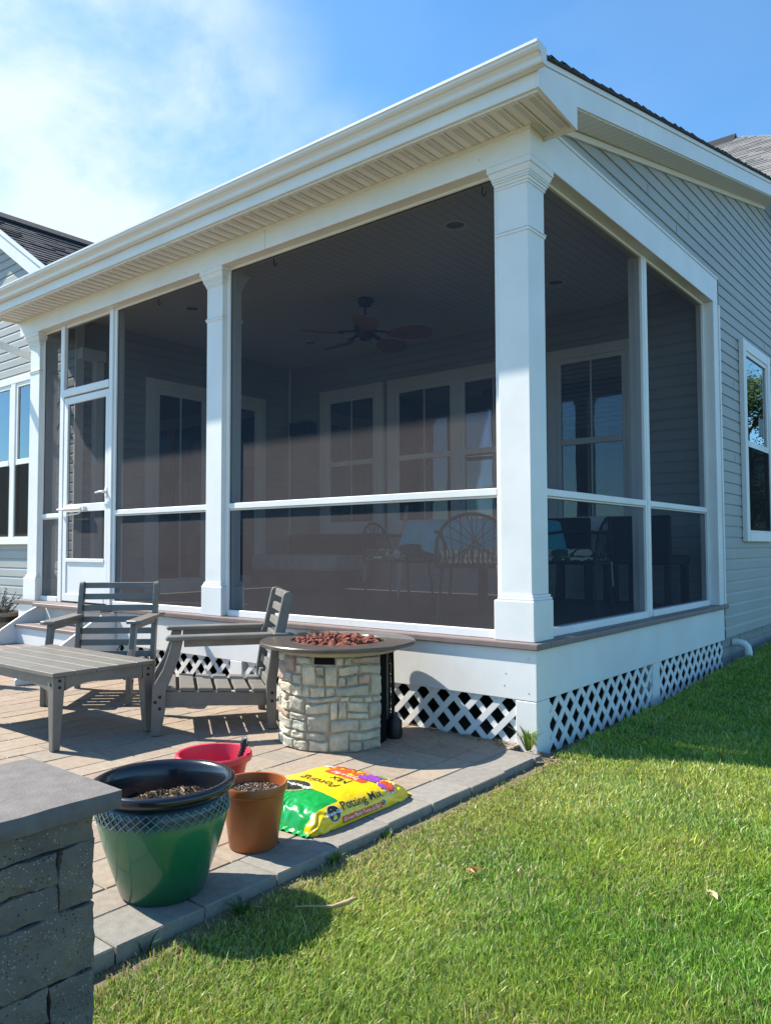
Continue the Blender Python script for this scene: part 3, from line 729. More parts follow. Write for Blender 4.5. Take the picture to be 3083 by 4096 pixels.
# columns
def column(x0, x1, y0, y1, shx0, shx1, shy0, shy1):
    root = MB(); root.box(shx0, shx1, shy0, shy1, 0.86, 3.345)
    c = pp(root, 'column', WHITE, bevel=0.004)
    ba = MB(); ba.box(x0, x1, y0, y1, ZD+0.001, 0.826)
    pp(ba, 'column_base', WHITE, c, bevel=0.004)
    mo = MB()
    def ring(e, z0, z1): mo.box(shx0-e, shx1+e, shy0-e, shy1+e, z0, z1)
    ring(0.016, 0.827, 0.842); ring(0.009, 0.842, 0.8595)
    pp(mo, 'base_moulding', WHITE, c, bevel=0.004, seg=2); mo = MB()
    ring(0.007, 3.030, 3.048); ring(0.011, 3.0485, 3.056)
    pp(mo, 'neck_moulding', WHITE, c, bevel=0.003, seg=2)
    ca = MB()
    def ring2(e0, e1, z0, z1):
        o = [(shx0-e0, shy0-e0), (shx1+e0, shy0-e0), (shx1+e0, shy1+e0), (shx0-e0, shy1+e0)]; q = [(shx0-e1, shy0-e1), (shx1+e1, shy0-e1), (shx1+e1, shy1+e1), (shx0-e1, shy1+e1)]
        v = [(a, b_, z0) for a, b_ in o]+[(a, b_, z1) for a, b_ in q]
        ca.add(v, [(3, 2, 1, 0), (4, 5, 6, 7), (0, 1, 5, 4), (1, 2, 6, 5), (2, 3, 7, 6), (3, 0, 4, 7)])
    ring2(0.007, 0.007, 3.318, 3.334); ring2(0.011, 0.016, 3.3345, 3.352); ring2(0.021, 0.021, 3.3525, 3.366); ring2(0.025, 0.025, 3.3665, 3.380); ring2(0.027, 0.041, 3.3805, 3.418); ring2(0.046, 0.046, 3.4185, 3.4575)
    pp(ca, 'capital', WHITE, c, bevel=0.002)
    return c
column(-0.29, -0.022, 0.022, 0.265, -0.255, -0.045, 0.045, 0.25)
column(-3.091, -2.832, 0.022, 0.265, -3.068, -2.865, 0.045, 0.25)
column(-6.155, -5.89, 0.022, 0.265, -6.12, -5.915, 0.045, 0.25)
# screen framing, front: openings
YS = 0.107
def frame_front(a0, a1, z0, z1, stile=0.04, rail=None, split=()):
    m = MB(); y0_, y1_ = YS-0.022, YS+0.045
    m.box(a0, a0+stile, y0_, y1_, z0, z1); m.box(a1-stile, a1, y0_, y1_, z0, z1)
    m.box(a0+stile, a1-stile, y0_-0.012, y1_, z0, z0+0.05); m.box(a0+stile, a1-stile, y0_, y1_, z1-0.022, z1)
    fr = pp(m, 'screen_frame', WHITE, bevel=0.003)
    if rail:
        q = MB(); q.box(a0+stile, a1-stile, y0_-0.002, y1_, rail-0.045, rail); q.box(a0+stile, a1-stile, y0_+0.012, y1_-0.01, rail-0.058, rail-0.046); pp(q, 'screen_rail', WHITE, fr, bevel=0.003)
    g_ = MB(); zs = [z0+0.05]+([rail-0.045, rail] if rail else [])+[z1-0.022]
    for i in range(0, len(zs), 2): 
        v = [(a0+stile, YS, zs[i]), (a1-stile, YS, zs[i]), (a1-stile, YS, zs[i+1]), (a0+stile, YS, zs[i+1])]; g_.add(v, [(0, 1, 2, 3)])
    pp(g_, 'screen_mesh', SCREEN, fr)
    q = MB(); e = 0.006
    for i in range(0, len(zs), 2):
        q.box(a0+stile, a0+stile+e, YS-0.006, YS-0.001, zs[i], zs[i+1]); q.box(a1-stile-e, a1-stile, YS-0.006, YS-0.001, zs[i], zs[i+1])
        q.box(a0+stile+e, a1-stile-e, YS-0.006, YS-0.001, zs[i], zs[i]+e); q.box(a0+stile+e, a1-stile-e, YS-0.006, YS-0.001, zs[i+1]-e, zs[i+1])
    pp(q, 'spline', IRON, fr)
    return fr
frame_front(-2.865, -0.256, ZD+0.001, 3.457, 0.045, 1.502)
frame_front(-4.536, -3.069, ZD+0.001, 3.457, 0.04, 1.502)
frame_front(-5.914, -5.5215, ZD+0.001, 3.457, 0.022, 1.502)
m = MB(); m.box(-4.600, -4.538, 0.07, 0.20, ZD+0.001, 3.457); pp(m, 'door_post', WHITE, bevel=0.004)
m = MB(); m.box(-5.520, -5.447, 0.07, 0.116, ZD+0.001, 3.457); pp(m, 'door_post', WHITE, bevel=0.004)
m = MB(); m.box(-5.446, -4.601, 0.065, 0.13, 2.70, 2.775); pp(m, 'door_header', WHITE, bevel=0.004)
m = MB(); m.box(-5.446, -4.601, YS-0.02, YS+0.03, 3.43, 3.457); fr = pp(m, 'transom_frame', WHITE)
m = MB(); m.add([(-5.446, YS, 2.775), (-4.601, YS, 2.775), (-4.601, YS, 3.43), (-5.446, YS, 3.43)], [(0, 1, 2, 3)]); pp(m, 'screen_mesh', SCREEN, fr)
# screen door
m = MB(); d0, d1, dy0, dy1 = -5.439, -4.608, 0.075, 0.108
m.box(d0, d0+0.072, dy0, dy1, 0.605, 2.685); m.box(d1-0.05, d1, dy0, dy1, 0.605, 2.685); m.box(d0+0.072, d1-0.05, dy0, dy1, 2.615, 2.685)
m.box(d0+0.072, d1-0.05, dy0, dy1, 1.505, 1.583); m.box(d0+0.072, d1-0.05, dy0-0.006, dy1, 1.000, 1.035); m.box(d0+0.072, d1-0.05, dy0+0.008, dy1-0.008, 0.68, 1.000); m.box(d0+0.072, d1-0.05, dy0-0.004, dy1, 0.605, 0.68)
door = pp(m, 'screen_door', WHITE, bevel=0.003)
m = MB()
for z0_, z1_ in ((1.035, 1.505), (1.583, 2.615)): m.add([(d0+0.072, YS-0.012, z0_), (d1-0.05, YS-0.012, z0_), (d1-0.05, YS-0.012, z1_), (d0+0.072, YS-0.012, z1_)], [(0, 1, 2, 3)])
pp(m, 'screen_mesh', SCREEN, door)
m = MB(); m.tube([(-4.625, 0.07, 1.683), (-4.625, 0.03, 1.683)], 0.014, 10); m.tube([(-4.625, 0.035, 1.683), (-4.68, 0.032, 1.685), (-4.76, 0.036, 1.678)], [0.010, 0.011, 0.008], 8); m.box(-4.645, -4.608, 0.066, 0.0745, 1.64, 1.725); pp(m, 'handle', WHITE, door, smooth=40)
m = MB(); m.tube([(-5.50, 0.045, 1.535), (-5.36, 0.045, 1.535)], 0.010, 8); m.tube([(-5.36, 0.045, 1.535), (-5.03, 0.045, 1.535)], 0.019, 12); m.box(-5.05, -4.99, 0.04, 0.0745, 1.515, 1.555); m.tube([(-5.03, 0.055, 1.52), (-5.10, 0.055, 1.485), (-5.30, 0.055, 1.475)], 0.008, 6); pp(m, 'door_closer', WHITE, door, smooth=40)
# side screens (x = -YS)
def frame_side(a0, a1, z0, z1, stile=0.04, rail=None):
    m = MB(); x0_, x1_ = -YS-0.045, -YS+0.022
    m.box(x0_, x1_, a0, a0+stile, z0, z1); m.box(x0_, x1_, a1-stile, a1, z0, z1)
    m.box(x0_, x1_+0.012, a0+stile, a1-stile, z0, z0+0.05); m.box(x0_, x1_, a0+stile, a1-stile, z1-0.022, z1)
    fr = pp(m, 'screen_frame', WHITE, bevel=0.003)
    q = MB(); q.box(x0_, x1_+0.002, a0+stile, a1-stile, rail-0.045, rail); q.box(x0_+0.01, x1_-0.012, a0+stile, a1-stile, rail-0.058, rail-0.046); pp(q, 'screen_rail', WHITE, fr, bevel=0.003)
    g_ = MB(); zs = [z0+0.05, rail-0.045, rail, z1-0.022]
    for i in (0, 2): g_.add([(-YS, a0+stile, zs[i]), (-YS, a1-stile, zs[i]), (-YS, a1-stile, zs[i+1]), (-YS, a0+stile, zs[i+1])], [(0, 1, 2, 3)])
    pp(g_, 'screen_mesh', SCREEN, fr)
frame_side(0.251, 1.999, ZD+0.001, 3.457, 0.03, 1.502)
frame_side(2.046, 3.559, ZD+0.001, 3.457, 0.03, 1.502)
m = MB(); m.box(-0.21, -0.08, 2.0, 2.045, ZD+0.001, 3.457); pp(m, 'screen_mullion', WHITE, bevel=0.003)
m = MB(); m.box(-0.12, 0.002, 3.56, 3.735, ZD+0.001, 3.457); m.box(0.0025, 0.012, 3.700, 3.737, ZD+0.001, 3.457); pp(m, 'end_post', WHITE, bevel=0.004)
# left end screen between column and wing
# soffit, fascia, gutter
b = MB(); b.box(-6.285, 0.199, -0.279, -0.004, 3.625, 3.64); b.box(0.003, 0.199, -0.003, 0.18, 3.625, 3.64); pp(b, 'soffit', VENT)
b = MB()
x = -6.26
while x < 0.19:
    b.box(x-0.006, x+0.006, -0.272, -0.020 if x < -0.01 else 0.165, 3.6175, 3.6245); x += 0.102
pp(b, 'soffit_rib', SOFF, bevel=0.003)
b = MB(); b.box(-6.285, 0.010, -0.019, -0.001, 3.606, 3.6245); b.box(0.003, 0.199, 0.166, 0.182, 3.600, 3.6245); b.box(-6.30, -6.2855, -0.28, 0.40, 3.606, 3.645); pp(b, 'soffit_channel', SOFF)
b = MB(); b.box(-6.30, 0.199, -0.298, -0.28, 3.638, 3.86); pp(b, 'fascia', WHITE, bevel=0.002)
prof = [(-0.299, 3.748), (-0.345, 3.748), (-0.352, 3.756), (-0.355, 3.772), (-0.362, 3.79), (-0.385, 3.80), (-0.398, 3.812), (-0.400, 3.826), (-0.408, 3.830), (-0.408, 3.846), (-0.392, 3.846), (-0.392, 3.838), (-0.394, 3.815), (-0.34, 3.762), (-0.304, 3.756), (-0.302, 3.846), (-0.299, 3.846)]
prof = [(y_-0.004, z_-0.020) for y_, z_ in prof]
b = MB(); b.prism(prof, 'x', -6.45, 0.262)
b.prism([q for q in prof[:10]]+[(-0.303, 3.826)], 'x', 0.2625, 0.267)
pp(b, 'gutter', GUT)
# return plate and rake boards
def rk(y, c, s=0.2435): return c+s*y
b = MB(); b.prism([(-0.298, 3.638), (0.185, 3.600), (0.19, rk(0.19, 3.842)), (-0.298, rk(-0.298, 3.842))], 'x', 0.2, 0.212)
b.prism([(0.192, rk(.192, 3.70, .247)), (5.62, rk(5.62, 3.70, .247)), (5.62, rk(5.62, 3.842)), (0.192, rk(.192, 3.842))], 'x', 0.196, 0.2095)
b.prism([(-0.29, rk(-.29, 3.845)), (5.62, rk(5.62, 3.845)), (5.62, rk(5.62, 3.876)), (-0.29, rk(-.29, 3.876))], 'x', 0.19, 0.219)
pp(b, 'rake_board', WHITE)
b = MB(); b.prism([(0.183, rk(.183, 3.692, .247)), (5.62, rk(5.62, 3.692, .247)), (5.62, rk(5.62, 3.70, .247)), (0.183, rk(.183, 3.70, .247))], 'x', 0.001, 0.1955); pp(b, 'rake_soffit', RSOFF)
b = MB(); b.prism([(0.185, rk(.185, 3.640, .249)), (5.60, rk(5.6, 3.640, .249)), (5.60, rk(5.6, 3.682, .249)), (0.185, rk(.185, 3.682, .249))], 'x', 0.0015, 0.02); pp(b, 'frieze_trim', SOFF)
# roof shingles
w = MB(); sv = Vector((0, 1, 0.2435)).normalized()
shingle_roof(w, (-6.5, -0.315, rk(-.315, 3.884)), (1, 0, 0), sv, 6.735, 0.14, 6.9, (0.045, 0.043, 0.045), 0.016)
w.prism([(-0.31, rk(-.31, 3.877)), (6.4, rk(6.4, 3.877)), (6.4, rk(6.4, 3.886)), (-0.31, rk(-.31, 3.886))], 'x', -6.5, 0.232, 0, (0.045, 0.043, 0.045))
k = -0.31
while k < 6.3:   # ragged shingle ends along the rake
    e = k+random.uniform(0.10, 0.17); w.prism([(k, rk(k, 3.879)), (e, rk(e, 3.879)), (e, rk(e, 3.893)), (k-0.006, rk(k, 3.898)+random.choice((-.003, .001, .006, .010)))], 'x', 0.10, 0.233+random.uniform(-.003, .003), 0, (0.045, 0.043, 0.045)); k = e
pp(w, 'roof', SHING)
# downspout
m = MB(); m.beam((-6.95, -0.33, 3.70), (-6.95, -0.33, 3.62), 0.08, 0.06, (0, 1, 0)); m.beam((-6.97, -0.30, 3.60), (-6.49, 0.355, 3.29), 0.075, 0.075); m.beam((-6.50, 0.365, 3.30), (-6.50, 0.365, 0.2), 0.08, 0.06, (0, 1, 0))
pp(m, 'downspout', GUT, bevel=0.008, seg=2)

for (x_, z_) in ((-0.20, 0.40), (-0.21, 0.33), (-0.05, 0.30), (-0.05, 0.50), (-1.62, 0.50), (-1.62, 0.30)):
    m = MB(); m.lathe([(0, 0.0012), (0.004, 0.0008), (0.0045, 0)], n=8); m.v = [(a+x_, -c_-0.0004, b_+z_) for a, b_, c_ in m.v]; pp(m, 'nail_head', GREYM)
for (x_, z_) in ((-0.35, 3.53), (-0.37, 3.62), (-3.3, 3.5), (-4.9, 3.5)):
    m = MB(); m.lathe([(0, 0.0012), (0.004, 0.0008), (0.0045, 0)], n=8); m.v = [(a+x_, -c_-0.0004, b_+z_) for a, b_, c_ in m.v]; pp(m, 'nail_head', GREYM)
# ------------------------------------------------------------------ steps
steps = thing('porch_steps', 'white porch steps with brown composite treads below the screen door', 'steps', (-4.95, -0.4, 0))
def sp_(mb, name, m, **k):
    o = mb.build(name, m, None, **k); o.parent = steps; o.matrix_parent_inverse = Matrix.Translation(-Vector(steps.location)); return o
sx0, sx1 = -5.60, -4.34
def stringer(x): 
    q = MB(); q.prism([(0.018, 0.0), (0.018, 0.545), (-0.10, 0.545), (-0.20, 0.50), (-0.92, 0.05), (-0.92, 0.0)], 'x', x, x+0.03); sp_(q, 'stringer', WHITE, bevel=0.003)
stringer(sx0-0.03); stringer(sx1)
for z, y0_, y1_ in ((0.39, -0.30, -0.005), (0.20, -0.60, -0.29)):
    q = MB(); q.box(sx0+0.001, sx1-0.001, y0_-0.025, y0_+0.135, z-0.032, z); q.box(sx0+0.001, sx1-0.001, y0_+0.14, y1_-0.012, z-0.032, z); sp_(q, 'tread', CAPB, bevel=0.005)
    q = MB(); q.box(sx0+0.001, sx1-0.001, y0_-0.005, y0_+0.01, 0.0 if z < .3 else 0.201, z-0.033); sp_(q, 'riser', WHITE)
q = MB(); q.box(sx0+0.02, sx1-0.02, -0.055, -0.0245, ZC, ZD-0.001); q.box(-5.60, -4.32, -0.15, -0.056, ZC+0.002, ZD-0.0); sp_(q, 'tread', CAPB, bevel=0.005)
q = MB(); q.box(sx0+0.001, sx1-0.001, -0.02, 0.015, 0.39, ZC); sp_(q, 'riser', WHITE)

# ------------------------------------------------------------------ things hanging in the porch
fan = thing('ceiling_fan', 'dark ceiling fan with five brown oval blades under the porch ceiling', 'ceiling fan', (-2.93, 1.93, 3.68))
m = MB(); m.lathe([(0.0, 0), (0.075, 0), (0.085, -0.03), (0.06, -0.075), (0.0, -0.08)], n=24); m.tube([(0, 0, -0.07), (0, 0, -0.22)], 0.012, 8); m.build('canopy', IRON, fan, smooth=40)
m = MB(); m.lathe([(0, -0.20), (0.07, -0.21), (0.115, -0.25), (0.115, -0.33), (0.08, -0.37), (0.06, -0.42), (0, -0.43)], n=28); m.build('motor', IRON, fan, smooth=40)
for i in range(5):
    a = R(23+72*i); ca, sa_ = math.cos(a), math.sin(a)
    m = MB(); out = []
    for t in range(28):
        q = 2*math.pi*t/28; l = 0.46+0.24*math.cos(q); wd = 0.125*math.sin(q)*(1.0+0.25*math.cos(q)); out.append((l, wd))
    top = [(l*ca-w_*sa_, l*sa_+w_*ca, -0.36-w_*0.24-0.02) for l, w_ in out]; bot = [(x_, y_, z_-0.009) for x_, y_, z_ in top]; n_ = len(out)
    m.add(top+bot, [tuple(range(n_)), tuple(range(n_, 2*n_))[::-1]]+[(j, n_+j, n_+(j+1) % n_, (j+1) % n_) for j in range(n_)]); 
    bl_ = m.build('blade', WICK, fan)
    m = MB(); m.beam((0.09*ca, 0.09*sa_, -0.34), (0.30*ca, 0.30*sa_, -0.372), 0.05, 0.012); m.build('blade_iron', IRON, bl_)
for i, (x_, y_, lab) in enumerate(((-1.2, 1.0, 'round recessed light in the porch ceiling nearest the corner column'), (-4.55, 1.0, 'round recessed light in the porch ceiling next to the middle column'), (-4.55, 2.78, 'round recessed light in the porch ceiling beyond the fan by the back corner'), (-1.2, 2.72, 'round recessed light in the porch ceiling seen through the side screen'))):
    t_ = thing('recessed_light', lab, 'ceiling light', (x_, y_, 3.68), 0, 'recessed ceiling lights')
    m = MB(); m.lathe([(0.07, -0.002), (0.10, -0.003), (0.10, -0.008), (0.075, -0.010), (0.07, -0.002)], n=24); m.build('trim_ring', WHITE, t_, smooth=40)
    m = MB(); m.lathe([(0.0, -0.0015), (0.069, -0.0015)], n=24); m.build('lens', mat('recess_lens', (0.16, 0.16, 0.16), 0.5) if i == 0 else MATS['recess_lens'], t_)
for nm, lab, (x_, y_, z_) in (('hook', 'small black hook under the beam by the corner column', (-0.42, 0.14, 3.44)), ('hook', 'small black hook under the beam right of the middle column', (-2.35, 0.14, 3.44)), ('hook', 'small black hook under the beam above the screen door panel', (-3.9, 0.14, 3.44))):
    m = MB(); m.tube([(x_, y_, z_+0.02), (x_, y_, z_-0.05), (x_+0.012, y_, z_-0.07), (x_+0.028, y_, z_-0.062), (x_+0.03, y_, z_-0.045)], 0.004, 6); tag(m.build('hook', IRON, smooth=60), lab, 'hook', 'hooks under the beam')
sp2 = thing('wall_speaker', 'dark blue box speaker on the back wall of the porch', 'speaker', (-5.50, 3.66, 2.78))
m = MB(); m.box(-0.19, 0.19, -0.16, 0.02, -0.09, 0.09); m.build('cabinet', mat('navy_box', (0.015, 0.018, 0.05), 0.5), sp2, bevel=0.015)
m = MB(); m.box(-0.03, 0.03, 0.0, 0.03, -0.02, 0.10); m.build('bracket', IRON, sp2)
# heart shaped plant hook outside the left end
hk = thing('plant_hook', 'black heart shaped double plant hook on a pole beside the screen door', 'plant hook', (-6.10, 0.30, ZD))
m = MB(); m.tube([(0, 0, -0.5), (0, 0, 1.80)], 0.010, 8); m.build('pole', IRON, hk, smooth=60)
for s_ in (1, -1):
    m = MB(); m.tube([(0, 0, 1.70), (s_*0.03, 0, 1.80), (s_*0.20, 0, 1.98), (s_*0.25, 0, 2.06), (s_*0.24, 0, 2.13), (s_*0.18, 0, 2.17), (s_*0.11, 0, 2.15), (s_*0.07, 0, 2.09)], 0.010, 8); m.build('crook', IRON, hk, smooth=60)

# ------------------------------------------------------------------ furniture on the porch
tb = thing('dining_table', 'round patio table under a teal tablecloth on the porch', 'table', (-1.35, 1.6, ZD))
m = MB(); m.tube([(0, 0, 0.03), (0, 0, 0.72)], 0.04, 12); m.lathe([(0, 0), (0.26, 0), (0.26, 0.02), (0.05, 0.05), (0, 0.05)], n=20); m.build('pedestal', IRON, tb, smooth=40)
m = MB(); m.lathe([(0, 0.735), (0.60, 0.735), (0.60, 0.76), (0, 0.76)], n=32); m.build('tabletop', IRON, tb)
m = MB(); NV = 64; ring = []
for rr_, zz_, amp in ((0.0, 0.7655, 0), (0.45, 0.7655, 0), (0.62, 0.765, 0), (0.645, 0.75, 0.01), (0.665, 0.64, 0.03), (0.68, 0.53, 0.05)):
    for j in range(NV):
        a = 2*math.pi*j/NV; q = rr_+amp*math.sin(7*a)+amp*0.4*math.sin(11*a+1); zq = zz_-(0.05*math.sin(4*a+0.5) if amp > 0.04 else 0); m.v.append((q*math.cos(a)-1.35, q*math.sin(a)+1.6, zq+ZD)); m.col.append((1, 1, 1))
for i in range(5):
    for j in range(NV): m.f.append((i*NV+j, i*NV+(j+1) % NV, (i+1)*NV+(j+1) % NV, (i+1)*NV+j)); m.mi.append(0)
tag(m.build('tablecloth', TEAL, smooth=60), 'teal cloth draped over the round table on the porch', 'tablecloth')
def iron_chair(first):
    t_ = thing('iron_chair', 'x', 'chair', (0, 0, ZD), 0, 'black iron chairs around the porch table')
    for sx, sy in ((1, 1), (-1, 1), (1, -1), (-1, -1)):
        m = MB(); m.tube([(sx*0.22, sy*0.20, 0.42), (sx*0.25, sy*0.24, 0.0)], 0.012, 8); m.build('leg', IRON, t_, smooth=60)
    m = MB(); m.tube([(-0.25, -0.23, 0.42), (0.25, -0.23, 0.42), (0.25, 0.23, 0.42), (-0.25, 0.23, 0.42)], 0.012, 8, closed=True)
    for k_ in range(7): m.tube([(-0.24+k_*0.08, -0.22, 0.42), (-0.24+k_*0.08, 0.22, 0.42)], 0.004, 5)
    m.build('seat_frame', IRON, t_, smooth=60)
    m = MB(); arch = [(0.26*math.cos(a), -0.23-0.05*math.sin(a), 0.42+0.36*math.sin(a)**0.6) for a in [math.pi*j/20 for j in range(21)]]; m.tube(arch, 0.012, 8)
    for k_ in range(1, 10): 
        q = arch[2*k_]; m.tube([(q[0]*0.9, -0.23, 0.43), q], 0.004, 5); 
        if k_ < 9: m.tube([(arch[2*k_][0], -0.24, 0.46), arch[2*(9-k_)+1]], 0.003, 4)
    m.build('backrest', IRON, t_, smooth=60)
    for sx in (1, -1):
        m = MB(); m.tube([(sx*0.26, -0.24, 0.66), (sx*0.30, 0.0, 0.67), (sx*0.30, 0.18, 0.65), (sx*0.27, 0.23, 0.58), (sx*0.25, 0.22, 0.42)], 0.012, 8); m.build('armrest', IRON, t_, smooth=60)
    m = MB(); m.box(-0.245, 0.245, -0.22, 0.235, 0.437, 0.475); m.box(-0.24, 0.24, -0.215, 0.23, 0.4755, 0.535); cu = m.build('cushion', LEAFY, t_, bevel=0.018, seg=3, smooth=50)
    m = MB(); m.obox((0.20, -0.25, 0.33), (0.022, 0, 0), (0, 0.001, 0), (-0.02, 0.0, 0.10)); m.build('tie_strap', BLIND, cu)
    return t_
ic = iron_chair(True)
for i, (x_, y_, rz_, lab) in enumerate(((-2.34, 1.72, R(-80), 'black iron chair with leafy cushion left of the teal table'), (-0.86, 0.74, R(25), 'black iron chair with arched back nearest the front screen, by the corner column'), (-0.60, 1.78, R(100), 'black iron chair with leafy cushion seen through the side screen'))):
    c_ = ic if i == 0 else copy_tree(ic)
    c_.location = (x_, y_, ZD); c_.rotation_euler = (0, 0, rz_); c_['label'] = lab
DARKW = mat('dark_sling', (0.008, 0.009, 0.012), 0.7)
sl0 = None
for i, (x_, y_, lab) in enumerate(((-1.28, 3.20, 'dark high backed patio chair against the back wall, nearer the teal table'), (-0.52, 3.20, 'dark high backed patio chair in the far right corner of the porch'))):
    if sl0 is None:
        t_ = thing('patio_chair', lab, 'chair', (x_, y_, ZD), 0, 'dark patio chairs by the back wall')
        for sx, sy in ((1, 1), (-1, 1), (1, -1), (-1, -1)):
            m = MB(); m.box(sx*0.25-0.03, sx*0.25+0.03, sy*0.22-0.03, sy*0.22+0.03, 0, 0.38); m.build('leg', DARKW, t_)
        m = MB(); m.box(-0.29, 0.29, -0.27, 0.27, 0.385, 0.47); m.build('seat', DARKW, t_, bevel=0.015)
        m = MB(); m.box(-0.29, 0.29, -0.29, -0.22, 0.475, 0.83); m.build('backrest', DARKW, t_, bevel=0.015)
        sl0 = t_
    else:
        c_ = copy_tree(sl0); c_.location = (x_, y_, ZD); c_['label'] = lab
so = thing('outdoor_sofa', 'low porch sofa with pale cushions by the back corner', 'sofa', (-4.75, 3.0, ZD))
m = MB(); m.box(-0.75, 0.75, -0.35, 0.38, 0.06, 0.26); m.box(-0.75, 0.75, 0.30, 0.40, 0.26, 0.72); m.build('frame', DARKW, so, bevel=0.02)
m = MB(); m.box(-0.74, -0.002, -0.36, 0.28, 0.265, 0.46); m.box(0.002, 0.74, -0.36, 0.28, 0.265, 0.46); m.build('seat_cushion', CREAM, so, bevel=0.05, seg=3, smooth=50)
# closed white umbrella leaning by the wall
m = MB(); m.tube([(-3.05, 2.6, ZD), (-3.12, 2.75, 1.0), (-3.30, 3.1, 1.62)], [0.012, 0.05, 0.02], 10); tag(m.build('rolled_umbrella', CREAM, smooth=60), 'pale rolled umbrella leaning between the sofa and the teal table', 'umbrella')

# ================================================================== PATIO FURNITURE
def lounge_chair():
    t_ = thing('lounge_chair', 'x', 'chair', (0, 0, 0), 0, 'grey slatted lounge chairs around the coffee table')
    hw = 0.285
    def bolts(parent, pts, nx):
        m = MB()
        for (x_, y_, z_) in pts: m.tube([(x_, y_, z_), (x_+nx*0.004, y_, z_)], 0.010, 8)
        m.build('bolt', BOLT, parent)
    for s in (1, -1):
        x0, x1 = (hw, hw+0.038) if s > 0 else (-hw-0.038, -hw)
        # front leg: straight foot, then sweeping back to the arm
        m = MB(); m.prism([(0.385, 0), (0.328, 0), (0.300, 0.17), (0.300, 0.27), (0.262, 0.36), (0.222, 0.47), (0.200, 0.574), (0.268, 0.574), (0.285, 0.50), (0.318, 0.40), (0.362, 0.325), (0.380, 0.29)], 'x', x0, x1)
        fl = m.build('front_leg', SLATE, t_, bevel=0.004)
        bolts(fl, [((x1 if s > 0 else x0), 0.335, 0.235), ((x1 if s > 0 else x0), 0.362, 0.205), ((x1 if s > 0 else x0), 0.335, 0.165)], s)
        m = MB(); m.prism([(-0.325, 0), (-0.375, 0), (-0.372, 0.12), (-0.375, 0.30), (-0.405, 0.50), (-0.478, 0.83), (-0.472, 0.852), (-0.452, 0.862), (-0.425, 0.855), (-0.415, 0.838), (-0.340, 0.50), (-0.310, 0.30), (-0.312, 0.12)], 'x', x0, x1)
        rl = m.build('back_post', SLATE, t_, bevel=0.004)
        bolts(rl, [((x1 if s > 0 else x0), -0.345, 0.225), ((x1 if s > 0 else x0), -0.345, 0.175)], s)
        # arm board and its apron
        xa0, xa1 = (hw-0.030, hw+0.085) if s > 0 else (-hw-0.085, -hw+0.030)
        m = MB(); m.prism([(xa0, -0.345), (xa1, -0.345), (xa1, 0.280), ((xa0+xa1)/2+s*0.02, 0.306), (xa0, 0.297)], 'z', 0.576, 0.602)
        if s > 0: m.box(hw+0.039, hw+0.085, -0.47, -0.3455, 0.5765, 0.6015)
        else: m.box(-hw-0.085, -hw-0.039, -0.47, -0.3455, 0.5765, 0.6015)
        ar = m.build('armrest', SLATE, t_, bevel=0.005)
        m = MB(); m.box(x0+0.004, x1-0.004, -0.345, 0.195, 0.531, 0.5755); m.build('arm_apron', SLATE, ar, bevel=0.003)
        # seat rail
        m = MB(); xr0, xr1 = (hw-0.032, hw-0.001) if s > 0 else (-hw+0.001, -hw+0.032)
        m.prism([(0.325, 0.172), (0.325, 0.262), (-0.335, 0.222), (-0.335, 0.142)], 'x', xr0, xr1); m.build('seat_rail', SLATE, t_, bevel=0.003)
    for i in range(6):
        y_ = 0.285-i*0.112; z_ = 0.262+(y_-0.325)*0.0606
        m = MB(); m.obox((0, y_, z_+0.0125), (hw-0.004, 0, 0), (0, 0.045, 0.0027), (0, -0.0007, 0.0115)); m.build('seat_slat', SLATE, t_, bevel=0.004)
    for i in range(7):
        z_ = 0.275+i*0.0925; yc = -0.335-(z_-0.27)*0.21
        m = MB(); m.obox((0, yc, z_), (hw-0.001, 0, 0), (0, 0.012, 0), (0, -0.005, 0.0235)); m.build('back_slat', SLATE, t_, bevel=0.003)
    return t_
lc = lounge_chair()
for i, (x_, y_, rz_, lab) in enumerate(((-3.365, -0.70, R(-138), 'grey slatted lounge chair facing the camera behind the coffee table'),
                                       (-1.985, -0.72, R(144.5), 'grey slatted lounge chair seen from its side beside the fire pit'),
                                       (-4.75, -1.45, R(-75), 'grey slatted lounge chair past the left end of the coffee table'))):
    c_ = lc if i == 0 else copy_tree(lc)
    c_.location = (x_, y_, 0.0015); c_.rotation_euler = (0, 0, rz_); c_['label'] = lab
ct = thing('coffee_table', 'low grey slatted coffee table on the pavers in front of two chairs', 'table', (-2.69, -1.45, 0.0015))
TX, TY = 0.635, 0.335
for i in range(5):
    y_ = -TY+0.067+i*0.134; m = MB(); m.box(-TX, TX, y_-0.0658, y_+0.0658, 0.417, 0.44); m.build('table_slat', SLATE, ct, bevel=0.002)
for sx in (1, -1):
    for sy in (1, -1):
        m = MB(); xa, ya = sx*(TX-0.012), sy*(TY-0.012); xb, yb = xa-sx*0.072, ya-sy*0.072; xt, yt = xa-sx*0.045, ya-sy*0.045
        v = [(xa, ya, 0), (xt, ya, 0), (xt, yt, 0), (xa, yt, 0), (xa, ya, 0.416), (xb, ya, 0.416), (xb, yb, 0.416), (xa, yb, 0.416)]
        m.add(v, [(3, 2, 1, 0), (4, 5, 6, 7), (0, 1, 5, 4), (1, 2, 6, 5), (2, 3, 7, 6), (3, 0, 4, 7)]); lg = m.build('leg', SLATE, ct, bevel=0.005)
        m = MB()
        for z_ in (0.355, 0.392): m.tube([(xa, ya-sy*0.036, z_), (xa+sx*0.004, ya-sy*0.036, z_)], 0.009, 8)
        m.tube([(xa-sx*0.03, ya, 0.372), (xa-sx*0.03, ya+sy*0.004, 0.372)], 0.009, 8); m.build('bolt', BOLT, lg)
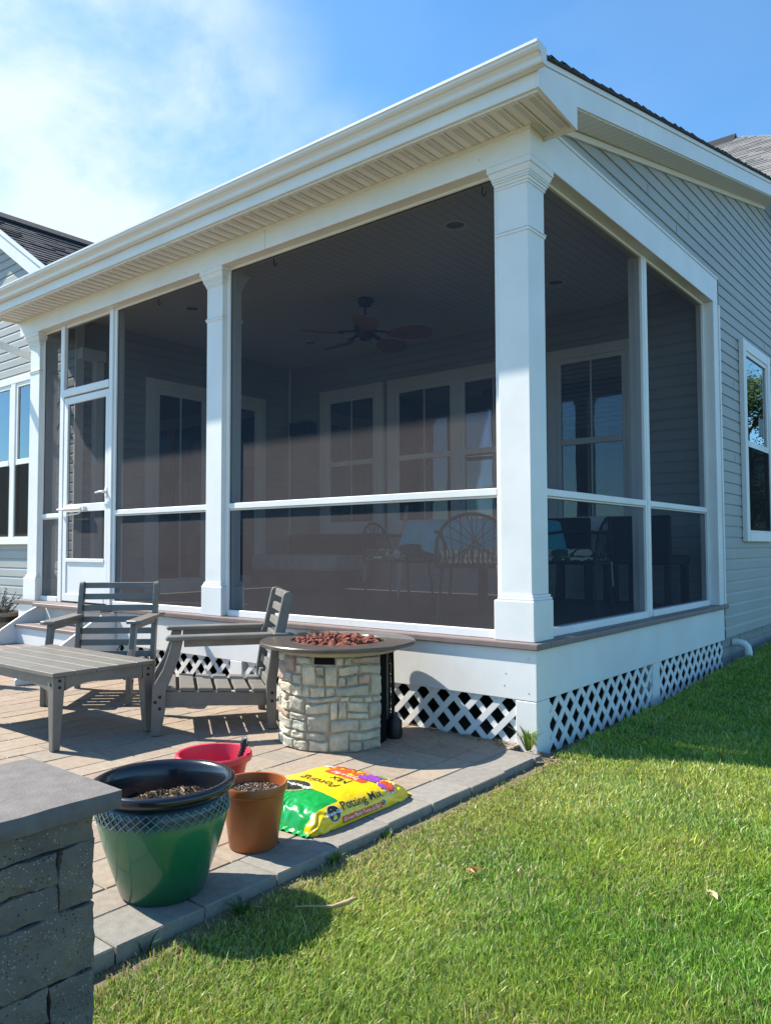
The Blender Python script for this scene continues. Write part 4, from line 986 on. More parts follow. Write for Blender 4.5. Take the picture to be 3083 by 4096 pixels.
def apron(axis, lo, hi, t0, t1):
    n_ = 16; poly = [(lo, 0.416), (hi, 0.416)]
    for j in range(n_+1):
        q = hi+(lo-hi)*j/n_; e = (2*(q-lo)/(hi-lo)-1); poly.append((q, 0.332+0.030*(1-e**4)))
    m = MB(); m.prism(poly, axis, t0, t1); m.build('apron', SLATE, ct)
apron('y', -TX+0.086, TX-0.086, TY-0.042, TY-0.018); apron('y', -TX+0.086, TX-0.086, -TY+0.018, -TY+0.042)
apron('x', -TY+0.086, TY-0.086, TX-0.042, TX-0.018); apron('x', -TY+0.086, TY-0.086, -TX+0.018, -TX+0.042)

# ------------------------------------------------------------------ fire pit
FX, FY = -1.047, -0.530
fp = thing('fire_pit', 'round stone fire pit table filled with red lava rock', 'fire pit', (FX, FY, 0.0))
m = MB(); m.lathe([(0.285, 0.563), (0.459, 0.563), (0.466, 0.567), (0.466, 0.582), (0.461, 0.588), (0.285, 0.588), (0.280, 0.582), (0.280, 0.566)], n=72, closed=True); m.build('tabletop', BRONZE, fp, smooth=35)
m = MB(); m.lathe([(0.279, 0.580), (0.262, 0.580), (0.262, 0.545), (0.0, 0.545)], n=48); m.lathe([(0.279, 0.572), (0.268, 0.5855), (0.262, 0.580)], n=48); m.build('burner_bowl', IRON, fp, smooth=35)
def rock(mb, c, s, seed, mi=0, col=None):
    bm = bmesh.new(); bmesh.ops.create_icosphere(bm, subdivisions=2, radius=1)
    o = Vector((seed*3.1, seed*1.7, seed*0.9)); rot = Matrix.Rotation(seed*2.1, 3, Vector((math.sin(seed), math.cos(seed), 0.4)).normalized())
    vs_ = []
    for v in bm.verts:
        q = v.co*(1+0.42*mnoise.noise(v.co*1.3+o)+0.22*mnoise.noise(v.co*3.2+o)); q = rot @ Vector((q.x*s*1.2, q.y*s*0.9, q.z*s*0.8)); vs_.append((q.x+c[0], q.y+c[1], q.z+c[2]))
    mb.add(vs_, [tuple(v.index for v in f_.verts) for f_ in bm.faces], mi, col); bm.free()
m = MB()
for i in range(230):
    rr_ = 0.252*math.sqrt(random.random()); a = random.random()*2*math.pi; hgt = 0.566+0.028*(1-(rr_/0.25)**2)+random.uniform(-.012, .012)
    rock(m, (rr_*math.cos(a), rr_*math.sin(a), hgt), random.uniform(0.016, 0.028), i*0.37+1)
lv = m.build('lava_rock', LAVA, fp); lv['kind'] = 'stuff'
RD = 0.352; A0, A1 = R(62), R(360-2)       # stone covers this arc, access opening between -2 and 62 degrees
m = MB(); m.lathe([(RD-0.014, 0.0), (RD-0.014, 0.53)], n=64, a0=A0, a1=A1); m.lathe([(RD-0.05, 0.0), (RD-0.05, 0.53)], n=64, a0=A0, a1=A1)
for a in (A0, A1):
    ca, sa_ = math.cos(a), math.sin(a); v = [((RD-0.05)*ca, (RD-0.05)*sa_, 0), ((RD-0.014)*ca, (RD-0.014)*sa_, 0), ((RD-0.014)*ca, (RD-0.014)*sa_, 0.53), ((RD-0.05)*ca, (RD-0.05)*sa_, 0.53)]; m.add(v, [(0, 1, 2, 3)])
m.build('mortar_drum', MORTAR, fp, smooth=50)
m = MB(); rows = [0.0, 0.062, 0.108, 0.172, 0.212, 0.270, 0.302, 0.362, 0.425, 0.482, 0.527]
PAL = [(0.52, 0.46, 0.335), (0.46, 0.42, 0.32), (0.56, 0.50, 0.37), (0.38, 0.35, 0.27), (0.48, 0.43, 0.33), (0.43, 0.385, 0.29), (0.54, 0.48, 0.35), (0.52, 0.46, 0.34), (0.42, 0.40, 0.33), (0.47, 0.42, 0.31), (0.40, 0.285, 0.215)]
def stone(a0, a1, z0, z1, col, seed):
    nu, nv = 13, 9; vs_ = []; o = Vector((seed*7.3, seed*2.9, 0))
    for j in range(nv):
        for i in range(nu):
            u_, v_ = i/(nu-1), j/(nv-1)
            ed = min(u_, 1-u_)*(a1-a0)*RD, min(v_, 1-v_)*(z1-z0)
            e = min(1.0, min(ed)/0.006); bulge = (1-(1-e)**2)
            jz = 0.006*mnoise.noise(Vector((u_*2.2, 0.3 if v_ < .5 else 5.1, 0))+o); ju = 0.012*mnoise.noise(Vector((v_*2.4, 9 if u_ < .5 else 3.3, 0))+o)
            rr_ = RD-0.016+0.017*bulge+bulge*(0.008*mnoise.noise(Vector((u_*2.2, v_*1.8, 1.0))+o)+0.004*abs(mnoise.noise(Vector((u_*6, v_*5, 1.0))+o)))
            a = a0+(a1-a0)*u_+ju; z = z0+(z1-z0)*v_+jz; z += 0.016*mnoise.noise(Vector((a*2.6, z*5, 4.4)))*min(1, z*12, (0.53-z)*14)
            vs_.append((rr_*math.cos(a), rr_*math.sin(a), max(z, 0.0)))
    fs_ = [(j*nu+i, j*nu+i+1, (j+1)*nu+i+1, (j+1)*nu+i) for j in range(nv-1) for i in range(nu-1)]
    m.add(vs_, fs_, 0, col)
random.seed(21); skip = {}
seed = 1
for rI in range(len(rows)-1):
    a = A0+0.004
    while a < A1-0.05:
        l = random.choice((0.05, 0.075, 0.10, 0.13, 0.165, 0.20))*random.uniform(.9, 1.1)/RD
        if A1-(a+l) < 0.14: l = A1-a-0.004
        mid = a+l/2; z0_, z1_ = rows[rI]+0.0035, rows[rI+1]-0.0035
        taken = [s_ for s_ in skip.get(rI, []) if s_[0] < a+l and s_[1] > a]
        if taken:
            s_ = taken[0]
            if s_[0]-a > 0.12: l = s_[0]-a
            else: a = s_[1]; continue
        if rI+2 < len(rows) and random.random() < 0.24 and l*RD < 0.16 and not (rI == 8 and a < R(312) and a+l > R(287)):
            skip.setdefault(rI+1, []).append((a, a+l)); z1_ = rows[rI+2]-0.0035
        # slot under the top, facing the camera
        S0, S1 = R(288.5), R(310.5)
        if rI == 9 and a < S1 and a+l > S0:
            if a < S0-0.06: l = S0-a
            else: a = S1; continue
        c_ = random.choice(PAL); c_ = tuple(np.array(c_)*random.uniform(0.86, 1.1))
        stone(a+0.005, a+l-0.005, z0_-0.0015, z1_+0.0015, c_, seed); seed += 1; a += l
m.build('stone_veneer', STONE, fp, smooth=60)
m = MB(); m.lathe([(RD-0.011, 0.487), (RD-0.011, 0.525)], n=6, a0=R(289.5), a1=R(309.5)); m.build('vent_slot_shade', DARK, fp)  # near-black patch paints the shade inside the slot
m = MB(); m.lathe([(RD-0.02, 0.53), (RD+0.008, 0.531), (RD+0.012, 0.546), (RD+0.012, 0.562), (RD-0.02, 0.562)], n=64); m.build('collar', mat('collar_cream', (0.36, 0.32, 0.22), 0.8, 0.1), fp, smooth=30)
m = MB(); m.lathe([(RD-0.02, 0.0), (RD+0.004, 0.0), (RD+0.008, 0.2), (RD+0.002, 0.5), (RD-0.02, 0.5)], n=3, a0=R(57), a1=R(66), closed=True); m.build('access_panel', mat('panel_brown', (0.12, 0.07, 0.05), 0.8, 0.3, 20), fp)
m = MB(); m.lathe([(RD-0.06, 0.0), (RD-0.06, 0.53)], n=12, a0=R(-4), a1=R(64)); m.build('interior_shade', DARK, fp)  # near-black curved sheet paints the unlit inside of the drum
m = MB(); m.lathe([(0, 0.0), (0.042, 0.0), (0.05, 0.03), (0.045, 0.06), (0.047, 0.10), (0.022, 0.125), (0.02, 0.15), (0, 0.15)], c=(0.262, 0.215, 0), n=20); m.tube([(0.27, 0.19, 0.13), (0.285, 0.16, 0.17)], 0.006, 6); m.build('gas_valve', IRON, fp, smooth=50)

# ------------------------------------------------------------------ pots
def soil_top(mb, r, z, amp, seed, n=26):
    vs_ = []; k_ = 0
    for i in range(n+1):
        for j in range(n+1):
            u_, v_ = 2*i/n-1, 2*j/n-1
            x_ = u_*math.sqrt(1-v_*v_/2)*r; y_ = v_*math.sqrt(1-u_*u_/2)*r
            e = 1-math.sqrt(x_*x_+y_*y_)/r
            h = amp*(mnoise.noise(Vector((x_*9, y_*9, seed)))+0.5*mnoise.noise(Vector((x_*24, y_*24, seed))))+0.006*mnoise.noise(Vector((x_*70, y_*70, seed)))
            vs_.append((x_, y_, z+h*min(1, e*6)))
    mb.add(vs_, [(i*(n+1)+j, (i+1)*(n+1)+j, (i+1)*(n+1)+j+1, i*(n+1)+j+1) for i in range(n) for j in range(n)])
def chips(r, z, n, pal, amp, seed, long=False, zfun=None):
    mb = MB()
    for i in range(n):
        rr_ = r*math.sqrt(random.random()); a = random.random()*6.283; x_, y_ = rr_*math.cos(a), rr_*math.sin(a)
        h = amp*(mnoise.noise(Vector((x_*9, y_*9, seed)))+0.5*mnoise.noise(Vector((x_*24, y_*24, seed))))*min(1, (1-rr_/r)*6)
        if zfun: h += zfun(x_, y_)
        q = random.uniform(0.0012, 0.0032); d_ = Vector((random.uniform(-1, 1), random.uniform(-1, 1), random.uniform(-.3, .5))).normalized(); l_ = q*(random.uniform(1.5, 5) if long else random.uniform(0.8, 1.6))
        s_ = d_.orthogonal().normalized(); mb.obox((x_, y_, z+h+q*0.6), d_*l_, s_*q*0.7, d_.cross(s_)*q*0.6, 0, tuple(np.array(random.choice(pal))*random.uniform(.7, 1.2)))
    return mb
gp = thing('glazed_pot', 'large green glazed pot with black rim and diamond band, half full of soil', 'plant pot', (-0.115, -2.41, 0.0012))
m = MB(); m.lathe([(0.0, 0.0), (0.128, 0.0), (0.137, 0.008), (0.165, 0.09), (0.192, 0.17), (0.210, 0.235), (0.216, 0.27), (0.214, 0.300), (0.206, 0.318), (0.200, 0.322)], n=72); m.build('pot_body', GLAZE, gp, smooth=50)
m = MB(); m.lathe([(0.200, 0.320), (0.208, 0.326), (0.222, 0.332), (0.235, 0.342), (0.240, 0.354), (0.236, 0.366), (0.226, 0.371), (0.213, 0.368), (0.205, 0.356), (0.198, 0.335), (0.193, 0.27), (0.18, 0.22)], n=72); m.build('rim', BLACKG, gp, smooth=60)
m = MB(); nD = 44
for j in range(nD):
    for s_ in (1, -1):
        pts = []
        for q in range(7):
            t = q/6; a = (j+s_*(t-0.5)*2.0)*2*math.pi/nD; z = 0.262+0.05*t; r_ = 0.2160-0.010*max(0, (z-0.285)/0.03)**2+0.0015; pts.append((r_*math.cos(a), r_*math.sin(a), z))
        m.tube(pts, 0.0022, 5)
m.build('diamond_relief', mat('pale_glaze', (0.10, 0.17, 0.17), 0.2, coat=0.5), gp, smooth=60)
def mound(x_, y_): return 0.075*math.exp(-((x_-0.055)**2+(y_-0.04)**2)/0.012)+0.02*math.exp(-((x_+0.06)**2+(y_+0.04)**2)/0.004)
m = MB(); soil_top(m, 0.188, 0.262, 0.02, 2.0); m.v = [(a, b_, c_+mound(a, b_)) for a, b_, c_ in m.v]; sl_ = m.build('soil', SOIL, gp, smooth=180)
cm = chips(0.185, 0.262, 2600, [(0.17, 0.12, 0.07), (0.12, 0.08, 0.045), (0.24, 0.18, 0.11), (0.04, 0.028, 0.018), (0.05, 0.035, 0.02)], 0.02, 2.0, True, mound); cm.build('root_bits', CHIP, sl_)['kind'] = 'stuff'
op = thing('terracotta_pot', 'plain orange plastic pot full of potting soil beside the bag', 'plant pot', (-0.172, -1.962, 0.0012))
m = MB(); m.lathe([(0.0, 0.0), (0.088, 0.0), (0.092, 0.004), (0.120, 0.205), (0.124, 0.208), (0.128, 0.212), (0.130, 0.236), (0.127, 0.242), (0.120, 0.240), (0.117, 0.21), (0.110, 0.16)], n=64); m.build('pot_body', ORANGE, op, smooth=40)
m = MB(); soil_top(m, 0.114, 0.203, 0.010, 5.0, 20); sl_ = m.build('soil', SOIL, op, smooth=180)
chips(0.112, 0.203, 1300, [(0.15, 0.085, 0.05), (0.09, 0.05, 0.03), (0.34, 0.27, 0.22), (0.04, 0.025, 0.018)], 0.010, 5.0).build('root_bits', CHIP, sl_)['kind'] = 'stuff'
pk = thing('pink_pot', 'shallow bright pink plastic pot behind the green glazed pot', 'plant pot', (-0.745, -1.70, 0.0012))
m = MB(); m.lathe([(0.0, 0.0), (0.115, 0.0), (0.120, 0.005), (0.146, 0.135), (0.155, 0.165), (0.158, 0.168), (0.172, 0.172), (0.175, 0.180), (0.174, 0.200), (0.166, 0.206), (0.156, 0.203), (0.148, 0.17), (0.135, 0.10), (0.11, 0.012), (0, 0.010)], n=64); m.build('pot_body', PINKP, pk, smooth=40)
# black hose nozzle resting in the pink pot
hn = thing('hose_nozzle', 'black coiled handle with a wire ring sticking out of the pink pot', 'hose nozzle', (-0.745, -1.70, 0.0))
m = MB(); A_, B_ = Vector((0.05, 0.03, 0.02)), Vector((0.125, 0.075, 0.245))
hel = []
for j in range(120):
    t = j/119; c_ = A_.lerp(B_, t); a = t*2*math.pi*16; d_ = (B_-A_).normalized(); s_ = d_.orthogonal().normalized(); u_ = d_.cross(s_); hel.append(c_+(s_*math.cos(a)+u_*math.sin(a))*0.012)
m.tube(hel, 0.0035, 5); m.tube([A_, B_], 0.011, 10); m.build('grip', IRON, hn, smooth=60)
m = MB(); m.tube([(0.125+0.02*math.cos(a), 0.075+0.006*math.sin(a), 0.262+0.02*math.sin(a)) for a in [2*math.pi*j/18 for j in range(18)]], 0.0025, 5, closed=True); m.build('wire_ring', GREYM, hn, smooth=60)
m = MB(); m.lathe([(0, 0.0), (0.018, 0.002), (0.02, 0.02), (0.012, 0.035), (0, 0.036)], c=(0.125, 0.075, 0.235), n=12); m.build('head', IRON, hn, smooth=50)

# ------------------------------------------------------------------ bag of potting mix
BX0, BX1, BY0, BY1, BH = -0.560, -0.035, -1.772, -1.135, 0.104
bag = thing('potting_soil_bag', 'yellow and green plastic bag of potting mix lying on the pavers', 'soil bag', ((BX0+BX1)/2, (BY0+BY1)/2, 0.0015))
bcx, bcy, bhx = (BX0+BX1)/2, (BY0+BY1)/2, (BX1-BX0)/2
_T = np.linspace(0, math.pi, 400)
_cx = np.sign(np.cos(_T))*np.abs(np.cos(_T))**0.55; _cz = np.abs(np.sin(_T))**0.62
_arc = np.concatenate([[0], np.cumsum(np.hypot(np.diff(_cx*bhx), np.diff(_cz*BH)))]); _arc /= _arc[-1]
def bagP(s, v, off=0.0):
    """s: 0..1 from the lawn-side bottom edge over the top to the far edge; v: 0..1 from the near end to the far end"""
    s = min(max(s, 0), 1); v = min(max(v, 0), 1)
    cx_ = np.interp(s, _arc, _cx); cz_ = np.interp(s, _arc, _cz)
    e = 1-abs(2*v-1)**5; hz = BH*(max(e, 0)**0.5)*(1+0.06*math.sin(5*v+1)); wx = bhx*(0.93+0.07*max(e, 0)**0.5)
    y_ = BY0+(BY1-BY0)*v
    wr = 0.0
    for dv_ in (v, 1-v):
        if dv_ < 0.26: wr += (1-dv_/0.26)**1.3*0.0065*math.sin(s*70+4*math.sin(s*13)+6*mnoise.noise(Vector((s*9, dv_*14, 2))))
    wr += 0.004*mnoise.noise(Vector((s*6, v*7, 3)))+0.0022*abs(mnoise.noise(Vector((s*17, v*13, 6))))+0.0012*mnoise.noise(Vector((s*40, v*36, 6)))
    x_ = bcx+cx_*wx; z_ = cz_*hz
    # outward normal approx
    nx_ = cx_*0.9*(1-cz_**3); nz_ = cz_; l_ = math.hypot(nx_, nz_) or 1
    o_ = off+wr*min(1, e*3)
    return (x_+nx_/l_*o_, y_, max(z_+nz_/l_*o_, 0.001)+0.0)
YEL, GRN, BLK, RED, WHT, PUR, ORG, LGR = plastic('bag_yellow', (0.84, 0.56, 0.008)), plastic('bag_green', (0.005, 0.30, 0.055)), plastic('bag_black', (0.018, 0.02, 0.014)), plastic('bag_red', (0.66, 0.075, 0.02)), plastic('bag_white', (0.75, 0.75, 0.70)), plastic('bag_purple', (0.28, 0.06, 0.42)), plastic('bag_orange', (0.72, 0.10, 0.02)), plastic('bag_leaf', (0.16, 0.34, 0.03))
m = MB(); NS, NVv = 120, 150; vs_ = []
for j in range(NVv+1):
    for i in range(NS+1): vs_.append(bagP(i/NS, j/NVv))
fs_ = []; mis = []
for j in range(NVv):
    for i in range(NS):
        fs_.append((j*(NS+1)+i, j*(NS+1)+i+1, (j+1)*(NS+1)+i+1, (j+1)*(NS+1)+i)); v_ = (j+.5)/NVv; s_ = (i+.5)/NS
        mis.append(1 if (v_ < 0.30 and s_ > 0.155) else 0)
m.add([(a-bcx, b_-bcy, c_) for a, b_, c_ in vs_], fs_); m.mi = mis
# crimped seams at both ends
for v_, yy, g_ in ((0, BY0, 1), (1, BY1, 0)):
    q = []
    for i in range(61):
        s_ = i/60; x_ = -bhx*0.93+2*bhx*0.93*s_
        q += [(x_, yy-bcy+(0.004 if v_ == 0 else -0.004), 0.012+0.004*math.sin(i*1.9)), (x_, yy-bcy+(-0.022 if v_ == 0 else 0.024), 0.005+0.005*math.sin(i*1.3+1)), (x_, yy-bcy+(0.004 if v_ == 0 else -0.004), 0.004)]
    m.add(q, [(3*i, 3*i+3, 3*i+4, 3*i+1) for i in range(60)]+[(3*i+1, 3*i+4, 3*i+5, 3*i+2) for i in range(60)], g_)
m.build('bag_body', [YEL, GRN], bag, smooth=60)
BL = BY1-BY0; SL = 0.0
_a = np.hypot(np.diff(_cx*bhx), np.diff(_cz*BH)).sum(); SL = _a          # arc length over the bag
def conform(pts2, faces, mapf, name, m_, off=0.0018, parent=None):
    q = MB(); q.add([tuple(np.array(bagP(*mapf(a, b_), off))-np.array((bcx, bcy, 0))) for a, b_ in pts2], faces); return q.build(name, m_, parent or bag)
def top_map(s0, v0): return lambda a, b_: (s0+a/SL, v0-b_/BL)
def side_map(s0, v0): return lambda a, b_: (s0+b_/SL, v0+a/BL)
def disc(r, n=32, ry=None): return [(0, 0)]+[(r*math.cos(2*math.pi*j/n), (ry or r)*math.sin(2*math.pi*j/n)) for j in range(n)], [(0, j+1, (j+1) % n+1) for j in range(n)]
def grid(x0, x1, y0, y1, n=14, k_=4):
    return [(x0+(x1-x0)*i/n, y0+(y1-y0)*j/k_) for j in range(k_+1) for i in range(n+1)], [(j*(n+1)+i, j*(n+1)+i+1, (j+1)*(n+1)+i+1, (j+1)*(n+1)+i) for j in range(k_) for i in range(n)]
def text2(txt, size, bold=0.0, align='CENTER', shear=0.0):
    cu = bpy.data.curves.new('txt', 'FONT'); cu.body = txt; cu.size = size; cu.align_x = align; cu.align_y = 'CENTER'; cu.offset = bold; cu.shear = shear; cu.resolution_u = 3
    o = bpy.data.objects.new('txt', cu); COL.objects.link(o); dg = bpy.context.evaluated_depsgraph_get(); me = bpy.data.meshes.new_from_object(o.evaluated_get(dg))
    bm = bmesh.new(); bm.from_mesh(me); bmesh.ops.triangulate(bm, faces=bm.faces); bmesh.ops.subdivide_edges(bm, edges=[e for e in bm.edges if e.calc_length() > size*0.3], cuts=1); 
    bm.verts.ensure_lookup_table()
    pts2 = [(v.co.x, v.co.y) for v in bm.verts]; fc = [tuple(v.index for v in f_.verts) for f_ in bm.faces]; bm.free()
    bpy.data.objects.remove(o); bpy.data.curves.remove(cu); bpy.data.meshes.remove(me)
    return pts2, fc
# top panel
lg = conform(*disc(0.086, 40, 0.074), top_map(0.56, 0.285), 'logo_disc', WHT, 0.0014)
conform(*disc(0.083, 40, 0.071), top_map(0.56, 0.285), 'logo_ring', YEL, 0.0022, lg); conform(*disc(0.079, 40, 0.067), top_map(0.56, 0.285), 'logo_ground', BLK, 0.0030, lg)
conform(*text2('Miracle-Gro', 0.042, 0.0012, shear=0.12), top_map(0.555, 0.285), 'logo_lettering', WHT, 0.0042, lg)
conform(*text2('Potting', 0.080, 0.0), top_map(0.50, 0.475), 'lettering', BLK)
conform(*text2('Mix', 0.080, 0.0), top_map(0.415, 0.60), 'lettering', BLK)
bn = conform(*grid(-0.135, 0.115, -0.021, 0.021), (lambda a, b_: (0.47+(a+b_*0.15)/SL, 0.70-(b_-a*0.10)/BL)), 'banner', RED)
conform(*text2('Twice as Big!', 0.034, 0.0004), (lambda a, b_: (0.46+(a+b_*0.15)/SL, 0.70-(b_-a*0.10)/BL)), 'lettering', WHT, 0.0030, bn)
def petals(s0, v0, r, n, m_, name, inner=0.25, wob=0.0, off=0.0018, clipv=0.985):
    P_ = [(0, 0)]; F_ = []
    K_ = n*6
    for j in range(K_):
        a = 2*math.pi*j/K_; rr_ = r*(0.72+0.28*abs(math.cos(a*n/2))**0.7)*(1+wob*mnoise.noise(Vector((a*3, r*50, 1)))); 
        for q in (0.35, 0.7, 1.0): P_.append((rr_*q*math.cos(a), rr_*q*math.sin(a)))
    for j in range(K_):
        j2 = (j+1) % K_; F_.append((0, 1+3*j, 1+3*j2)); F_ += [(1+3*j+q, 2+3*j+q, 2+3*j2+q, 1+3*j2+q) for q in (0, 1)]
    return conform(P_, F_, (lambda a, b_: (min(max(s0+a/SL, 0.02), 0.97), min(v0+b_/BL, clipv))), name, m_, off)
petals(0.54, 0.965, 0.165, 15, ORG, 'flower_print', wob=0.3)
petals(0.62, 0.985, 0.09, 11, RED, 'flower_print', off=0.0028)
petals(0.74, 0.90, 0.06, 9, WHT, 'flower_print', off=0.0014)
for (ds, dv_) in ((0, 0), (0.035, 0.02), (-0.03, 0.025), (0.01, -0.045), (-0.04, -0.03), (0.045, -0.03), (0.0, 0.05)): petals(0.30+ds*1.0, 0.80+dv_, 0.030, 5, PUR, 'flower_print', wob=0.2, off=0.0030)
petals(0.275, 0.885, 0.035, 4, LGR, 'leaf_print', wob=0.4, off=0.0024); petals(0.36, 0.86, 0.022, 3, LGR, 'leaf_print', off=0.0024)
petals(0.155, 0.80, 0.050, 12, WHT, 'flower_print', off=0.0014); petals(0.155, 0.80, 0.043, 13, RED, 'flower_print', off=0.0026); petals(0.165, 0.755, 0.022, 6, PUR, 'flower_print', off=0.0034)
# side panel
lg = conform(*disc(0.036), side_map(0.095, 0.205), 'logo_disc', WHT, 0.0014); conform(*disc(0.033), side_map(0.095, 0.205), 'logo_ground', BLK, 0.0024, lg)
conform(*text2('Miracle-Gro', 0.0185, 0.0006, shear=0.1), side_map(0.095, 0.205), 'logo_lettering', WHT, 0.0036, lg)
conform(*text2('Potting Mix', 0.056, 0.0002, 'LEFT'), side_map(0.115, 0.285), 'lettering', BLK)
bn = conform(*grid(-0.0, 0.255, -0.012, 0.013), side_map(0.036, 0.265), 'banner', RED); conform(*text2('Grows Plants Twice as Big!', 0.0215, 0.0003, 'LEFT'), side_map(0.036, 0.275), 'lettering', WHT, 0.003, bn)
rc = conform(*disc(0.017), side_map(0.046, 0.685), 'logo_disc', WHT, 0.0014); conform(*disc(0.013), side_map(0.046, 0.685), 'logo_ground', BLK, 0.0022, rc); conform(*text2('2', 0.019), side_map(0.046, 0.685), 'lettering', WHT, 0.003, rc)

# ------------------------------------------------------------------ seat wall
wl = thing('seat_wall', 'low block seat wall with smooth stone cap at the patio edge', 'wall', (0.34, -3.3, 0.0))
def wp(mb, name, m_, **k): 
    o = mb.build(name, m_, None, **k); o.parent = wl; o.matrix_parent_inverse = Matrix.Translation(-Vector(wl.location)); return o
def slab(mb, x0, x1, y0, y1, z0, z1, seed, rough=0.006, n=0.02):
    """box with chipped, split faces"""
    def face(o, du, dv_, nrm):
        o, du, dv_, nrm = map(Vector, (o, du, dv_, nrm)); nu = max(2, int(du.length/n)); nv_ = max(2, int(dv_.length/n)); vs2 = []
        for j in range(nv_+1):
            for i in range(nu+1):
                q = o+du*(i/nu)+dv_*(j/nv_)
                vs2.append(q)
        mb.add([tuple(dis(q)) for q in vs2], [(j*(nu+1)+i, j*(nu+1)+i+1, (j+1)*(nu+1)+i+1, (j+1)*(nu+1)+i) for j in range(nv_) for i in range(nu)])
    c = Vector(((x0+x1)/2, (y0+y1)/2, (z0+z1)/2))
    def dis(q):
        o = Vector((seed*1.3, seed*0.7, seed*2.2))
        d_ = Vector((mnoise.noise(q*14+o), mnoise.noise(q*14+o+Vector((9, 0, 0))), mnoise.noise(q*14+o+Vector((0, 9, 0))))) + 0.5*Vector((mnoise.noise(q*45+o), mnoise.noise(q*45+o+Vector((9, 0, 0))), mnoise.noise(q*45+o+Vector((0, 9, 0)))))
        r_ = Vector(q)
        # pull in the edges a little
        ex = [min(q.x-x0, x1-q.x), min(q.y-y0, y1-q.y), min(q.z-z0, z1-q.z)]; sx_ = sorted(ex); e = max(0, 1-sx_[1]/0.014)
        r_ += (c-r_).normalized()*0.004*e + d_*rough
        return r_
    X, Y_, Z = (x1-x0, 0, 0), (0, y1-y0, 0), (0, 0, z1-z0)
    face((x1, y0, z0), Y_, Z, (1, 0, 0)); face((x0, y1, z0), X, Z, (0, 1, 0)); face((x0, y0, z1), X, Y_, (0, 0, 1)); face((x0, y0, z0), Y_, Z, (-1, 0, 0)); face((x0, y0, z0), X, Z, (0, -1, 0))
m = MB(); slab(m, 0.125, 0.550, -3.507, -2.983, 0.558, 0.599, 3, 0.0017, 0.010); wp(m, 'cap', CAPST, smooth=35)
m = MB(); slab(m, 0.125, 0.550, -4.40, -3.511, 0.558, 0.599, 4, 0.0017, 0.02); wp(m, 'cap', CAPST, smooth=35)
WX0, WX1, WE = 0.160, 0.525, -3.035
for i, (y0_, y1_, z0_, z1_) in enumerate(((-3.474, WE, 0.4975, 0.5570), (-4.4, -3.477, 0.4975, 0.5570), (-3.423, -3.120, 0.429, 0.495), (-3.44, -3.118, 0.362, 0.4265), (-3.116, WE, 0.362, 0.495), (-4.4, -3.444, 0.362, 0.495), (-3.406, WE+0.004, 0.220, 0.360), (-4.4, -3.410, 0.220, 0.360),
        (-3.135, WE+0.002, 0.042, 0.2175), (-3.423, -3.138, 0.143, 0.2175), (-4.4, -3.426, 0.042, 0.2175), (-3.423, -3.138, 0.042, 0.141), (-3.30, WE+0.003, -0.12, 0.040), (-4.4, -3.303, -0.12, 0.040))):
    m = MB(); slab(m, WX0, WX1, y0_, y1_, z0_, z1_, 10+i, 0.0075, 0.009 if y1_ > -3.3 else 0.03); wp(m, 'block', BLOCK, smooth=40)

# ------------------------------------------------------------------ barrel planter, left
bp_ = thing('barrel_planter', 'half barrel planter with dark hoops left of the porch steps', 'planter', (-6.72, 0.02, 0.0))
m = MB(); m.lathe([(0.0, 0.0), (0.20, 0.0), (0.225, 0.12), (0.25, 0.30), (0.258, 0.43), (0.245, 0.43), (0.235, 0.38), (0.0, 0.38)], n=36); m.build('barrel', BARREL, bp_, smooth=30)
m = MB(); m.lathe([(0.254, 0.33), (0.262, 0.33), (0.264, 0.385), (0.256, 0.385)], n=36, closed=True); m.lathe([(0.222, 0.07), (0.229, 0.07), (0.236, 0.12), (0.228, 0.12)], n=36, closed=True); m.build('hoop', IRON, bp_, smooth=30)
pl = thing('dry_plant', 'dry grey spiky plant growing in the half barrel planter', 'plant', (-6.72, 0.02, 0.385))
m = MB(); lv = MB()
for i in range(34):
    a = random.random()*6.283; r0 = random.random()*0.12; h = random.uniform(0.10, 0.30); dx, dy = math.cos(a), math.sin(a); o0 = Vector((r0*dx, r0*dy, 0)); o1 = o0+Vector((dx*random.uniform(0.05, .22), dy*random.uniform(0.05, .22), h))
    m.tube([o0, (o0+o1)/2+Vector((0, 0, 0.03)), o1], [0.006, 0.005, 0.003], 5)
    for q in range(26):
        t = random.uniform(0.15, 1.0); c_ = o0.lerp(o1, t)+Vector((0, 0, 0.03*(1-abs(2*t-1)))); d_ = Vector((random.gauss(0, 1), random.gauss(0, 1), random.uniform(-.2, 1))).normalized(); s_ = d_.orthogonal().normalized(); l_ = random.uniform(0.02, 0.045)
        lv.add([c_-s_*0.004, c_+s_*0.004, c_+d_*l_], [(0, 1, 2)], 0, tuple(np.array((0.13, 0.12, 0.105))*random.uniform(.6, 1.4)))
m.build('stem', STEM, pl); lv.build('foliage', CHIP, pl)
m = MB(); m.box(-9.4, -6.32, -0.15, 0.40, -0.05, 0.05); 

